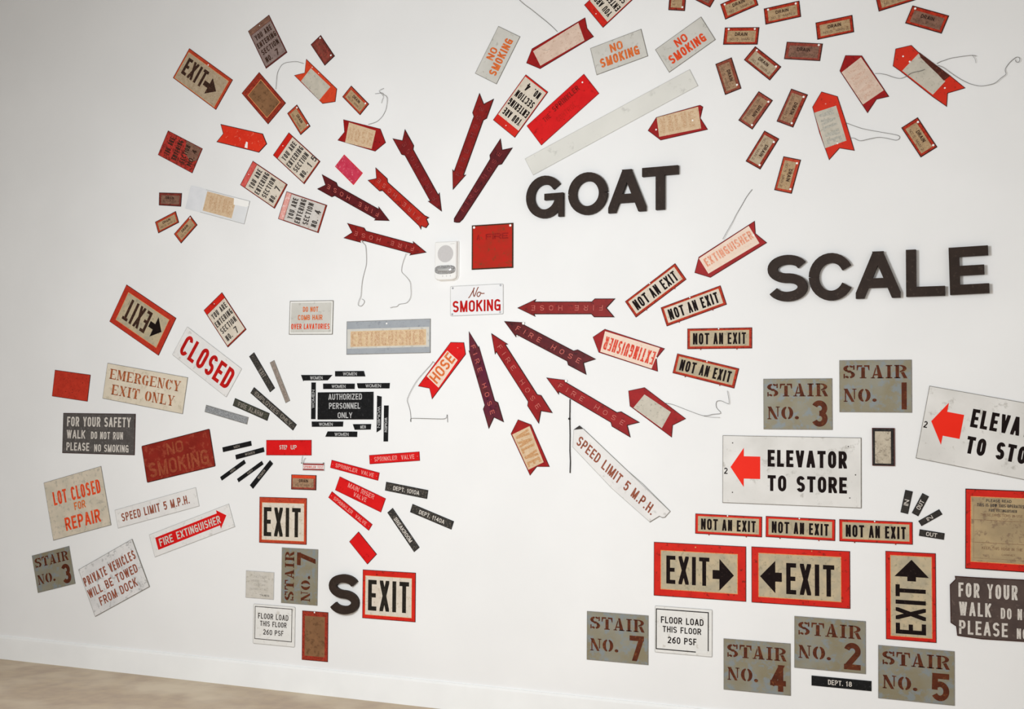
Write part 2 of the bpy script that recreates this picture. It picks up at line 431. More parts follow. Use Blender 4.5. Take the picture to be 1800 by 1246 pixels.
def rc(x0, y0, x1, y1): return [(x0,y0),(x1,y0),(x1,y1),(x0,y1)]
def moon(cx, cy, rx, ry, ix, iy, a0, a1, n=8):
    o = arc(cx, cy, rx, ry, a0, a1, n); i = arc(cx, cy, ix, iy, a0, a1, n)
    return [[o[k], o[k+1], i[k+1], i[k]] for k in range(n)]
SERIF = {
 'S': moon(.5,.74,.42,.26,.18,.14,30,85) + moon(.5,.74,.46,.26,.16,.14,100,235) + [[(.12,.62),(.42,.44),(.9,.4),(.6,.6)]] + moon(.52,.27,.44,.27,.16,.14,55,-80) + moon(.5,.27,.42,.27,.18,.14,-98,-150) + [rc(.82,.66,.93,1), rc(.06,0,.16,.34)],
 'T': [rc(.36,.05,.64,.84), rc(.24,0,.76,.07), rc(0,.88,.43,1), rc(.57,.88,1,1), [(0,.88),(0,.6),(.06,.62),(.14,.88)], [(1,.88),(.86,.88),(.94,.62),(1,.6)]],
 'A': [[(.58,0),(.92,0),(.6,1),(.42,1)], [(.1,0),(.2,0),(.42,.7),(.38,.86)], rc(.28,.22,.56,.32), rc(0,0,.32,.07), rc(.5,0,1,.07)],
 'I': [rc(.3,0,.7,1), rc(.1,0,.9,.08), rc(.1,.92,.9,1)],
 'R': [rc(.1,0,.36,1), rc(0,0,.46,.08), rc(0,.92,.4,1), [(.5,.44),(.74,.48),(1,0),(.72,0)]] + moon(.46,.74,.48,.26,.2,.17,85,-85) + [rc(.42,.92,.5,1), rc(.42,.46,.5,.54)],
 'N': [rc(.1,0,.19,.94), rc(0,0,.3,.07), [(0,1),(.3,1),(.84,0),(.62,0)], rc(.8,.2,.88,1), rc(.68,.93,1,1)],
 'O': moon(.47,.5,.45,.5,.16,.4,98,262) + moon(.53,.5,.45,.5,.16,.4,82,-82),
 '.': moon(.5,.13,.5,.13,.01,.01,0,360),
 'E': [rc(.1,0,.36,1), rc(.4,.92,.92,1), rc(.4,0,.95,.08), rc(.4,.46,.7,.54), [(.92,1),(.8,.92),(.92,.68)], [(.95,0),(.95,.32),(.83,.08)], rc(0,0,.4,.07), rc(0,.93,.4,1)],
 'M': [rc(.08,0,.15,1), rc(0,0,.24,.07), [(0,1),(.26,1),(.54,.16),(.46,0)], [(.5,.1),(.76,1),(.7,1),(.46,.2)], rc(.7,0,.92,1), rc(.6,0,1,.07), rc(.7,.93,1,1)],
 'G': moon(.47,.5,.45,.5,.16,.4,98,262) + moon(.52,.5,.4,.5,.2,.4,82,30) + [rc(.56,0,.66,.1), rc(.64,0,.88,.42), rc(.56,.36,1,.44)],
 'C': moon(.47,.5,.45,.5,.16,.4,98,262) + moon(.52,.5,.42,.5,.2,.4,82,30) + moon(.52,.5,.42,.5,.26,.42,-82,-30) + [rc(.86,.62,.95,.98)],
 'Y': [[(.02,1),(.3,1),(.6,.46),(.4,.4)], [(.84,1),(.92,1),(.64,.46),(.58,.52)], rc(.38,.0,.62,.42), rc(.26,0,.74,.07), rc(0,.93,.4,1), rc(.7,.93,1,1)],
 'X': [[(.04,1),(.32,1),(.94,0),(.66,0)], [(.14,0),(.22,0),(.44,.44),(.4,.5)], [(.56,.56),(.6,.5),(.86,1),(.78,1)], rc(0,0,.34,.07), rc(.66,.93,1,1)],
 'L': [rc(.12,0,.4,1), rc(0,.93,.52,1), rc(0,0,.44,.08), rc(.48,0,.95,.08), [(.95,0),(.95,.36),(.82,.08)]],
}
STY = {  # weight, spacing, corner radius
 'cond': (.17, .13, .24), 'condw': (.14, .12, .24), 'bold': (.2, .14, .3), 'thin': (.13, .14, .3), 'thin2': (.158, .15, .3),
 'block': (.205, 0, .5), 'sparse': (.15, .9, .3), 'sten': (.2, .1, .5), 'stennum': (.2, .1, .34)}

def text_polys(s, aspect, style):
    """polygons of the string fitted to a box of height 1 and width aspect"""
    wt, sp, r = STY[style]
    if style == 'sten':
        ws = [{'I': .62, '.': .34, ' ': .5, 'M': 1.25}.get(c, 1.0) for c in s]
        cw = (aspect - sp * (len(s) - 1)) / sum(ws); x = 0; out = []
        for c, w in zip(s, ws):
            for pl in SERIF.get(c, []):
                out.append((0, [(x + a * w * cw, b) for a, b in pl]))
            x += w * cw + sp
        return out
    if style == 'sparse': sp = max(.1, aspect * .56 / max(1, len(s) - 1))
    for _ in range(12):
        fixed = sum(wt for c in s if c in 'I.') + sp * (len(s) - 1)
        free = sum(cwidth(c) for c in s if c not in 'I.')
        cw = (aspect - fixed) / free if free else aspect
        if cw >= wt * 2.15 or not free: break
        wt *= .9; sp *= .92
    x = 0; out = []; zid = 0
    for c in s:
        zid = 0
        if c in 'I.': w = wt
        else: w = cw * cwidth(c)
        if c == 'I' and not free: x = (aspect - wt) / 2
        if style == 'stennum' and c == '1':
            out.append((0, rc(x + w*.7, 0, x + w, 1))); x += w; continue
        if style == 'block' and c == 'G':
            out += [(20, rc(x + w*.5, .42, x + w, .57)), (21, rc(x + w*.87, .012, x + w, .5))]
            lines = [arc(.5,.5,.5,.5,34,360,30)]
        else: lines = glyph(c, r)
        for line in lines:
            l = [(x + wt/2 + a * max(w - wt, 1e-4), wt/2 + b * (1 - wt)) for a, b in line]
            zid += 1
            out += [(zid, q) for q in ribbons(l, wt, 0, 1, x - 1e-4, x + w + 1e-4)]
        x += w + sp
    return out

def text_bm(s, frame, style, z_top, t=.0004):
    ox, oy, ux, uy, vx, vy = frame
    H = math.hypot(vx, vy); Wd = math.hypot(ux, uy)
    polys = text_polys(s, Wd / H, style)
    bm = bmesh.new()
    for zi, pl in polys:
        z = z_top + zi * (.00004 if t < .0005 else .00012)
        q = []
        for a, b in pl:
            k = a * H / Wd
            q.append((ox + ux * k + vx * b, oy + uy * k + vy * b))
        ar = sum(q[i-1][0]*q[i][1] - q[i][0]*q[i-1][1] for i in range(len(q)))
        if abs(ar) < 1e-9: continue
        if ar < 0: q = q[::-1]
        hi = [bm.verts.new((x, y, z)) for x, y in q]
        bm.faces.new(hi)
        if t > .0005:
            lo = [bm.verts.new((x, y, z - t)) for x, y in q]
            for i in range(len(q)):
                j = (i+1) % len(q); bm.faces.new((lo[i], lo[j], hi[j], hi[i]))
    return bm

# ------------------------------------------------------------------ setting
def structure(name, bm, m):
    o = link(name, bm, [m]); o['kind'] = 'structure'; return o
X0, X1, ZC = -6.3, 2.4, 4.3
wall_mat = surface('painted_wall', 'efeeec', 'ebeae8', 2.2, 5, .12, .7, 'e9e8e6', .7)
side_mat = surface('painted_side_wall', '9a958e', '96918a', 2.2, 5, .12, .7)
base_mat = surface('painted_baseboard', 'f3f3f1', 'efefed', 5, 4, .1, .6)
floor_mat = surface('worn_concrete_floor', 'cab89f', 'bca996', 9, 9, .35, .8, 'd8c9b2', 2.6, .004)
BASE_H = .136
structure('wall_left', boxbm(X0 - .15, -9, 0, X0, .15, ZC), side_mat)
structure('ceiling', boxbm(X0 - .15, -2.6, ZC, X1, .15, ZC + .1), side_mat)
structure('wall_back', boxbm(X0, 0, 0, X1, .15, ZC), wall_mat)
structure('floor', boxbm(X0, -9, -.06, X1, 0, 0), floor_mat)
bb = bmesh.new()
prof = [(0, 0), (-.012, 0), (-.012, BASE_H - .012), (-.009, BASE_H), (0, BASE_H)]
va = [bb.verts.new((X0, y, z)) for y, z in prof]; vb = [bb.verts.new((X1, y, z)) for y, z in prof]
for i in range(len(prof)):
    j = (i + 1) % len(prof); bb.faces.new((va[i], vb[i], vb[j], va[j]))
bb.faces.new(va[::-1]); bb.faces.new(vb)
bmesh.ops.recalc_face_normals(bb, faces=bb.faces)
structure('baseboard_back', bb, base_mat)

# ------------------------------------------------------------------ signs on the wall
SIGNS = [
('section_sign','weathered grey-brown section sign,topmost of the left fan,dark faded lettering','sign','section signs of the left fan',-4.0457,3.5849,28.98,[(-0.0798,-0.1301),(0.0798,-0.1301),(0.0798,0.1301),(-0.0798,0.1301)],'dark_maroon','edge',0.003,0,[('p','panel',[(-0.0742,-0.121),(0.0742,-0.121),(0.0742,0.0937),(-0.0742,0.0937)],'greybrown',0.0004),('p','strip',[(-0.0766,0.0963),(0.0766,0.0963),(0.0766,0.1262),(-0.0766,0.1262)],'brown_worn',0.0004),('t','lettering','YOU ARE',(-0.0574,0.0442,0.1181,0.0,0.0,0.0338),'ink_brown','cond',0.0009),('t','lettering','ENTERING',(-0.067,-0.0052,0.1356,-0.0,0.0,0.0338),'ink_brown','cond',0.0009),('t','lettering','SECTION',(-0.0606,-0.0546,0.1229,0.0,-0.0,0.0338),'ink_brown','cond',0.0009),('t','lettering','NO.',(-0.0574,-0.1067,0.0447,0.0,-0.0,0.0338),'ink_brown','cond',0.0009),('t','lettering','7',(0.016,-0.1093,0.0207,0.0,0.0,0.039),'ink_brown','cond',0.0009),('n','nail',0.0,0.1119,0.003,'white_dot')]),
('section_sign','cream section sign with red strip reading SECTION NO. 1 5,beside a fire hose arrow','sign','section signs of the left fan',-3.8403,2.9092,49.53,[(-0.0783,-0.1366),(0.0783,-0.1366),(0.0783,0.1366),(-0.0783,0.1366)],'rust_red','edge',0.003,0,[('p','panel',[(-0.0728,-0.1271),(0.0728,-0.1271),(0.0728,0.0984),(-0.0728,0.0984)],'cream',0.0004),('p','strip',[(-0.0752,0.1011),(0.0752,0.1011),(0.0752,0.1325),(-0.0752,0.1325)],'red',0.0004),('t','lettering','YOU ARE',(-0.0564,0.0465,0.1159,0.0,0.0,0.0355),'ink_soft','cond',0.0009),('t','lettering','ENTERING',(-0.0658,-0.0055,0.1331,0.0,0.0,0.0355),'ink_soft','cond',0.0009),('t','lettering','SECTION',(-0.0595,-0.0574,0.1206,-0.0,-0.0,0.0355),'ink_soft','cond',0.0009),('t','lettering','NO.',(-0.0564,-0.112,0.0438,0.0,-0.0,0.0355),'ink_soft','cond',0.0009),('t','lettering','1 5',(0.0157,-0.1148,0.0611,0.0,-0.0,0.041),'ink_soft','cond',0.0009),('n','nail',0.0,0.1175,0.003,'white_dot')]),
('section_sign','cream section sign reading NO. 7 with red strip,lower left of the 1 5 sign','sign','section signs of the left fan',-4.0541,2.7763,57.56,[(-0.0773,-0.1386),(0.0773,-0.1386),(0.0773,0.1386),(-0.0773,0.1386)],'rust_red','edge',0.003,0,[('p','panel',[(-0.0719,-0.1289),(0.0719,-0.1289),(0.0719,0.0998),(-0.0719,0.0998)],'cream',0.0004),('p','strip',[(-0.0742,0.1026),(0.0742,0.1026),(0.0742,0.1344),(-0.0742,0.1344)],'red_pink',0.0004),('t','lettering','YOU ARE',(-0.0557,0.0471,0.1145,-0.0,0.0,0.036),'ink_soft','cond',0.0009),('t','lettering','ENTERING',(-0.065,-0.0055,0.1315,-0.0,0.0,0.036),'ink_soft','cond',0.0009),('t','lettering','SECTION',(-0.0588,-0.0582,0.1191,0.0,0.0,0.036),'ink_soft','cond',0.0009),('t','lettering','NO.',(-0.0557,-0.1137,0.0433,-0.0,0.0,0.036),'ink_soft','cond',0.0009),('t','lettering','7',(0.0155,-0.1164,0.0201,0.0,0.0,0.0416),'ink_soft','cond',0.0009),('n','nail',0.0,0.1192,0.003,'white_dot')]),
('section_sign','pale section sign reading NO. 4 with faded pink strip,lowest of the upper three','sign','section signs of the left fan',-3.7959,2.6073,70.67,[(-0.08,-0.1398),(0.08,-0.1398),(0.08,0.1398),(-0.08,0.1398)],'rust_red','edge',0.003,0,[('p','panel',[(-0.0744,-0.13),(0.0744,-0.13),(0.0744,0.1006),(-0.0744,0.1006)],'grey_pale',0.0004),('p','strip',[(-0.0768,0.1034),(0.0768,0.1034),(0.0768,0.1356),(-0.0768,0.1356)],'pink_faded',0.0004),('t','lettering','YOU ARE',(-0.0576,0.0475,0.1184,0.0,0.0,0.0363),'ink_soft','cond',0.0009),('t','lettering','ENTERING',(-0.0672,-0.0056,0.136,-0.0,-0.0,0.0363),'ink_soft','cond',0.0009),('t','lettering','SECTION',(-0.0608,-0.0587,0.1232,-0.0,-0.0,0.0363),'ink_soft','cond',0.0009),('t','lettering','NO.',(-0.0576,-0.1146,0.0448,-0.0,-0.0,0.0363),'ink_soft','cond',0.0009),('t','lettering','4',(0.016,-0.1174,0.0208,0.0,-0.0,0.0419),'ink_soft','cond',0.0009),('n','nail',0.0,0.1202,0.003,'white_dot')]),
('section_sign','cream section sign with red strip standing above the CLOSED plate','sign','section signs of the left fan',-4.2992,2.0248,38.65,[(-0.0791,-0.1368),(0.0791,-0.1368),(0.0791,0.1368),(-0.0791,0.1368)],'rust_red','edge',0.003,0,[('p','panel',[(-0.0736,-0.1273),(0.0736,-0.1273),(0.0736,0.0985),(-0.0736,0.0985)],'cream',0.0004),('p','strip',[(-0.076,0.1013),(0.076,0.1013),(0.076,0.1327),(-0.076,0.1327)],'red',0.0004),('t','lettering','YOU ARE',(-0.057,0.0465,0.1171,-0.0,0.0,0.0356),'ink_soft','cond',0.0009),('t','lettering','ENTERING',(-0.0665,-0.0055,0.1345,0.0,0.0,0.0356),'ink_soft','cond',0.0009),('t','lettering','SECTION',(-0.0601,-0.0575,0.1218,0.0,0.0,0.0356),'ink_soft','cond',0.0009),('t','lettering','NO.',(-0.057,-0.1122,0.0443,0.0,-0.0,0.0356),'ink_soft','cond',0.0009),('t','lettering','7',(0.0158,-0.115,0.0206,0.0,-0.0,0.0411),'ink_soft','cond',0.0009),('n','nail',0.0,0.1177,0.003,'white_dot')]),
('section_sign','upside-down black-lettered section sign NO. 4 touching the plain bright red plate','sign','upside-down section signs',-2.4962,3.0764,140.28,[(-0.0801,-0.142),(0.0801,-0.142),(0.0801,0.142),(-0.0801,0.142)],'red','edge',0.003,0,[('p','panel',[(-0.0745,-0.1321),(0.0745,-0.1321),(0.0745,0.1023),(-0.0745,0.1023)],'cream',0.0004),('p','strip',[(-0.0769,0.1051),(0.0769,0.1051),(0.0769,0.1378),(-0.0769,0.1378)],'red',0.0004),('t','lettering','YOU ARE',(-0.0577,0.0483,0.1186,0.0,0.0,0.0369),'ink','cond',0.0009),('t','lettering','ENTERING',(-0.0673,-0.0057,0.1362,-0.0,0.0,0.0369),'ink','cond',0.0009),('t','lettering','SECTION',(-0.0609,-0.0597,0.1234,-0.0,0.0,0.0369),'ink','cond',0.0009),('t','lettering','NO.',(-0.0577,-0.1165,0.0449,-0.0,0.0,0.0369),'ink','cond',0.0009),('t','lettering','4',(0.016,-0.1193,0.0208,0.0,-0.0,0.0426),'ink','cond',0.0009),('n','nail',0.0,0.1221,0.003,'white_dot')]),
('section_sign','upside-down section sign cut off by the top edge,above the blank dark red pointer','sign','upside-down section signs',-2.0033,3.571,128.18,[(-0.081,-0.1258),(0.081,-0.1258),(0.081,0.1258),(-0.081,0.1258)],'red','edge',0.003,0,[('p','panel',[(-0.0753,-0.117),(0.0753,-0.117),(0.0753,0.0906),(-0.0753,0.0906)],'cream',0.0004),('p','strip',[(-0.0777,0.0931),(0.0777,0.0931),(0.0777,0.1221),(-0.0777,0.1221)],'red',0.0004),('t','lettering','YOU ARE',(-0.0583,0.0428,0.1198,-0.0,0.0,0.0327),'ink','cond',0.0009),('t','lettering','ENTERING',(-0.068,-0.005,0.1376,-0.0,0.0,0.0327),'ink','cond',0.0009),('t','lettering','SECTION',(-0.0615,-0.0528,0.1247,0.0,-0.0,0.0327),'ink','cond',0.0009),('t','lettering','NO.',(-0.0583,-0.1032,0.0453,-0.0,-0.0,0.0327),'ink','cond',0.0009),('t','lettering','6',(0.0162,-0.1057,0.021,0.0,0.0,0.0377),'ink','cond',0.0009),('n','nail',0.0,0.1082,0.003,'white_dot')]),
('section_sign','bright red worn plate with smudged dark lettering and brown corner,far left','sign',None,-4.6366,3.0069,63.22,[(-0.077,-0.1393),(0.077,-0.1393),(0.077,0.1393),(-0.077,0.1393)],'red_smudge','edge',0.003,0,[('p','worn_corner',[(-0.0231,-0.0975),(0.0,-0.1337),(0.0723,-0.1337),(0.0739,-0.0139),(0.0077,-0.0334)],'brown_worn',0.0003),('t','lettering','YOU',(-0.0523,0.0641,0.04,0.0,-0.0,0.039),'ink_brown','cond',0.0009),('t','lettering','ARE',(0.0077,0.0641,0.0462,-0.0,0.0,0.039),'ink_brown','cond',0.0009),('t','lettering','ENTERING',(-0.0585,0.0028,0.1201,-0.0,-0.0,0.0362),'ink_brown','cond',0.0009),('t','lettering','SECTION',(-0.0554,-0.0585,0.1108,0.0,0.0,0.0362),'ink_brown','cond',0.0009),('t','lettering','NO. 4',(-0.0493,-0.1142,0.0985,0.0,0.0,0.0362),'ink_brown','cond',0.0009)]),
('drain_tag','small dark rust-red tag above the blank pale pointer,top of left fan','tag','drain tags of the left fan',-3.6819,3.496,-53.91,[(-0.0785,-0.0393),(0.0785,-0.0393),(0.0785,0.0393),(-0.0785,0.0393)],'maroon_worn','edge_dark',0.003,0,[('p','panel',[(-0.0628,-0.0283),(0.066,-0.0283),(0.066,0.0236),(-0.0628,0.0236)],'maroon_worn2',0.0004),('t','lettering','DRAIN',(-0.0283,0.0,0.0565,-0.0,-0.0,0.0157),'maroon_worn','bold',0.0009),('n','nail',-0.066,0.0275,0.0052,'white_dot'),('n','nail',0.0597,0.0236,0.0052,'white_dot')]),
('drain_tag','small orange-edged drain tag above the white-panelled HOSE pointer','tag','drain tags of the left fan',-3.4681,3.1975,-44.55,[(-0.0792,-0.0393),(0.0792,-0.0393),(0.0792,0.0393),(-0.0792,0.0393)],'orange_rust','edge_dark',0.003,0,[('p','panel',[(-0.0633,-0.0283),(0.0665,-0.0283),(0.0665,0.0236),(-0.0633,0.0236)],'tan',0.0004),('t','lettering','DRAIN',(-0.0285,0.0,0.057,-0.0,0.0,0.0157),'ink_brown','bold',0.0009),('t','lettering','NO. 5  MAIN 2',(-0.0507,-0.0204,0.1077,0.0,-0.0,0.011),'ink_dim','thin',0.0009),('n','nail',0.0602,0.0275,0.0052,'white_dot')]),
('drain_tag','small tan drain tag directly above the 1 5 section sign','tag','drain tags of the left fan',-3.8296,3.1231,-55.07,[(-0.0786,-0.0381),(0.0786,-0.0381),(0.0786,0.0381),(-0.0786,0.0381)],'orange_rust','edge_dark',0.003,0,[('p','panel',[(-0.0629,-0.0275),(0.0661,-0.0275),(0.0661,0.0229),(-0.0629,0.0229)],'tan',0.0004),('t','lettering','DRAIN',(-0.0283,0.0,0.0566,0.0,0.0,0.0153),'ink_brown','bold',0.0009),('t','lettering','NO. 5  MAIN 2',(-0.0503,-0.0198,0.107,0.0,-0.0,0.0107),'ink_dim','thin',0.0009),('n','nail',-0.0629,0.029,0.0052,'white_dot'),('n','nail',0.0629,0.029,0.0052,'white_dot')]),
('drain_tag','small brown drain tag hung level,left of the white VALVE plate','tag','drain tags of the left fan',-4.7001,2.7334,-5.52,[(-0.0769,-0.0373),(0.0822,-0.0389),(0.0791,0.0389),(-0.0844,0.0373)],'maroon_worn','edge_dark',0.003,0,[('p','panel',[(-0.062,-0.027),(0.069,-0.0279),(0.0667,0.0233),(-0.0666,0.0225)],'brown_worn',0.0004),('t','lettering','DRAIN',(-0.029,0.0,0.0582,0.0001,-0.0011,0.0152),'ink_brown','bold',0.0009),('t','lettering','NO. 5  MAIN 2',(-0.0499,-0.0196,0.1091,-0.0004,-0.0007,0.0107),'ink_dim','thin',0.0009)]),
('drain_tag','small drain tag tilted up under the level brown one at far left','tag','drain tags of the left fan',-4.7195,2.6012,20.6,[(-0.0783,-0.036),(0.0783,-0.036),(0.0783,0.036),(-0.0783,0.036)],'orange_rust','edge_dark',0.003,0,[('p','panel',[(-0.0626,-0.0259),(0.0658,-0.0259),(0.0658,0.0216),(-0.0626,0.0216)],'tan',0.0004),('t','lettering','DRAIN',(-0.0282,-0.0,0.0564,0.0,-0.0,0.0144),'ink_brown','bold',0.0009),('t','lettering','NO. 5  MAIN 2',(-0.0501,-0.0187,0.1065,0.0,-0.0,0.0101),'ink_dim','thin',0.0009)]),
('drain_tag','steep tan drain tag,lowest of the three at far left','tag','drain tags of the left fan',-4.5851,2.5521,41.92,[(-0.0757,-0.0384),(0.0757,-0.0384),(0.0757,0.0384),(-0.0757,0.0384)],'orange_rust','edge_dark',0.003,0,[('p','panel',[(-0.0606,-0.0276),(0.0636,-0.0276),(0.0636,0.023),(-0.0606,0.023)],'tan',0.0004),('t','lettering','DRAIN',(-0.0273,0.0,0.0545,0.0,-0.0,0.0154),'ink_brown','bold',0.0009),('t','lettering','NO. 5  MAIN 2',(-0.0485,-0.02,0.103,0.0,0.0,0.0108),'ink_dim','thin',0.0009),('n','nail',0.0651,0.0269,0.0052,'white_dot')]),
('drain_tag','drain tag standing upright,cut by the top edge,above the third NO SMOKING plate','tag','drain tags at the upper right',-1.6674,3.555,-94.68,[(-0.0889,-0.0418),(0.0815,-0.0418),(0.0892,0.0418),(-0.0818,0.0418)],'rust_red','edge_dark',0.003,0,[('p','panel',[(-0.0709,-0.0301),(0.069,-0.0301),(0.074,0.0251),(-0.0661,0.0251)],'tan',0.0004),('t','lettering','DRAIN',(-0.0307,0.0,0.0615,0.0,0.0015,0.0167),'ink_brown','bold',0.0009),('t','lettering','NO. 5  MAIN 2',(-0.0565,-0.0217,0.116,-0.0,0.001,0.0117),'ink_dim','thin',0.0009),('n','nail',0.0709,0.0284,0.0052,'white_dot')]),
('drain_tag','drain tag corner peeking in at the top edge,second from left in the swarm','tag','drain tags at the upper right',-1.5025,3.5561,-122.36,[(-0.0811,-0.0441),(0.0811,-0.0441),(0.0811,0.0441),(-0.0811,0.0441)],'rust_red','edge_dark',0.003,0,[('p','panel',[(-0.0649,-0.0318),(0.0681,-0.0318),(0.0681,0.0265),(-0.0649,0.0265)],'brown_worn',0.0004),('t','lettering','DRAIN',(-0.0292,0.0,0.0584,-0.0,-0.0,0.0176),'ink_brown','bold',0.0009),('t','lettering','NO. 5  MAIN 2',(-0.0519,-0.0229,0.1103,0.0,0.0,0.0124),'ink_dim','thin',0.0009)]),
('drain_tag','red-edged drain tag tilted up,top edge slightly cut,above the level red one','tag','drain tags at the upper right',-1.3669,3.46,17.43,[(-0.0832,-0.0404),(0.0832,-0.0404),(0.0832,0.0404),(-0.0832,0.0404)],'red_rust','edge_dark',0.003,0,[('p','panel',[(-0.0666,-0.0291),(0.0699,-0.0291),(0.0699,0.0243),(-0.0666,0.0243)],'tan',0.0004),('t','lettering','DRAIN',(-0.03,0.0,0.0599,-0.0,0.0,0.0162),'ink_brown','bold',0.0009),('t','lettering','NO. 5  MAIN 2',(-0.0533,-0.021,0.1132,0.0,0.0,0.0113),'ink_dim','thin',0.0009),('n','nail',-0.0633,0.0299,0.0052,'white_dot')]),
('drain_tag','red-edged drain tag between the cut top tag and the swarm right one','tag','drain tags at the upper right',-1.1626,3.3963,5.9,[(-0.0834,-0.0388),(0.0834,-0.0388),(0.0834,0.0388),(-0.0834,0.0388)],'red_rust','edge_dark',0.003,0,[('p','panel',[(-0.0667,-0.0279),(0.07,-0.0279),(0.07,0.0233),(-0.0667,0.0233)],'tan',0.0004),('t','lettering','DRAIN',(-0.03,0.0,0.06,0.0,-0.0,0.0155),'ink_brown','bold',0.0009),('t','lettering','NO. 5  MAIN 2',(-0.0533,-0.0202,0.1134,0.0,0.0,0.0109),'ink_dim','thin',0.0009),('n','nail',-0.0634,0.0287,0.0052,'white_dot'),('n','nail',0.0667,0.0287,0.0052,'white_dot')]),
('drain_tag','level red-edged drain tag right of the third NO SMOKING plate','tag','drain tags at the upper right',-1.3578,3.308,-6.22,[(-0.0829,-0.0411),(0.0829,-0.0411),(0.0829,0.0411),(-0.0829,0.0411)],'red_rust','edge_dark',0.003,0,[('p','panel',[(-0.0663,-0.0296),(0.0697,-0.0296),(0.0697,0.0247),(-0.0663,0.0247)],'tan',0.0004),('t','lettering','DRAIN',(-0.0299,0.0,0.0597,0.0,0.0,0.0164),'ink_brown','bold',0.0009),('t','lettering','NO. 5  MAIN 2',(-0.0531,-0.0214,0.1128,0.0,0.0,0.0115),'ink_dim','thin',0.0009),('n','nail',-0.063,0.0329,0.0052,'white_dot'),('n','nail',0.063,0.0329,0.0052,'white_dot')]),
('drain_tag','red-edged drain tag tilted up,above the dark red VALVE pointer','tag','drain tags at the upper right',-0.922,3.2981,5.64,[(-0.0833,-0.0405),(0.0833,-0.0405),(0.0833,0.0405),(-0.0833,0.0405)],'red_rust','edge_dark',0.003,0,[('p','panel',[(-0.0666,-0.0292),(0.07,-0.0292),(0.07,0.0243),(-0.0666,0.0243)],'tan',0.0004),('t','lettering','DRAIN',(-0.03,0.0,0.06,0.0,-0.0,0.0162),'ink_brown','bold',0.0009),('t','lettering','NO. 5  MAIN 2',(-0.0533,-0.0211,0.1133,0.0,-0.0,0.0113),'ink_dim','thin',0.0009)]),
('drain_tag','dull brown drain tag nearly level,left of the dark red VALVE pointer','tag','drain tags at the upper right',-1.0655,3.202,-9.24,[(-0.0839,-0.0407),(0.0839,-0.0407),(0.0839,0.0407),(-0.0839,0.0407)],'brown_red','edge_dark',0.003,0,[('p','panel',[(-0.0672,-0.0293),(0.0705,-0.0293),(0.0705,0.0244),(-0.0672,0.0244)],'brown_worn',0.0004),('t','lettering','DRAIN',(-0.0302,0.0,0.0604,-0.0,0.0,0.0163),'ink_brown','bold',0.0009),('t','lettering','NO. 5  MAIN 2',(-0.0537,-0.0212,0.1142,0.0,0.0,0.0114),'ink_dim','thin',0.0009),('n','nail',0.0672,0.0326,0.0052,'white_dot')]),
('drain_tag','drain tag slanting down with white nail,below the level red one','tag','drain tags at the upper right',-1.2562,3.166,-42.19,[(-0.0827,-0.0401),(0.0827,-0.0401),(0.0827,0.0401),(-0.0827,0.0401)],'rust_red','edge_dark',0.003,0,[('p','panel',[(-0.0661,-0.0289),(0.0695,-0.0289),(0.0695,0.0241),(-0.0661,0.0241)],'tan_grey',0.0004),('t','lettering','DRAIN',(-0.0298,0.0,0.0595,0.0,0.0,0.016),'ink_brown','bold',0.0009),('t','lettering','NO. 5  MAIN 2',(-0.0529,-0.0209,0.1124,0.0,0.0,0.0112),'ink_dim','thin',0.0009),('n','nail',-0.0628,0.0305,0.0052,'white_dot'),('n','nail',0.0628,0.0265,0.0052,'white_dot')]),
('drain_tag','brown drain tag standing on end with one white nail,leftmost of swarm','tag','drain tags at the upper right',-1.4193,3.1211,-73.0,[(-0.0804,-0.0409),(0.0804,-0.0409),(0.0804,0.0409),(-0.0804,0.0409)],'rust_brown','edge_dark',0.003,0,[('p','panel',[(-0.0643,-0.0294),(0.0676,-0.0294),(0.0676,0.0245),(-0.0643,0.0245)],'tan_dull',0.0004),('t','lettering','DRAIN',(-0.029,0.0,0.0579,-0.0,0.0,0.0163),'ink_brown','bold',0.0009),('t','lettering','NO. 5  MAIN 2',(-0.0515,-0.0213,0.1094,0.0,0.0,0.0114),'ink_dim','thin',0.0009),('n','nail',0.0563,0.027,0.0052,'white_dot')]),
('drain_tag','brownish drain tag leaning right,left of a similar steeper one,mid swarm','tag','drain tags at the upper right',-1.2895,2.9449,-126.8,[(-0.081,-0.0416),(0.081,-0.0416),(0.081,0.0416),(-0.081,0.0416)],'brown_red','edge_dark',0.003,0,[('p','panel',[(-0.0648,-0.0299),(0.068,-0.0299),(0.068,0.0249),(-0.0648,0.0249)],'tan_dull',0.0004),('t','lettering','DRAIN',(-0.0292,-0.0,0.0583,0.0,-0.0,0.0166),'ink_brown','bold',0.0009),('t','lettering','NO. 5  MAIN 2',(-0.0518,-0.0216,0.1101,0.0,0.0,0.0116),'ink_dim','thin',0.0009),('n','nail',-0.0648,0.0283,0.0052,'white_dot'),('n','nail',0.0648,0.0283,0.0052,'white_dot')]),
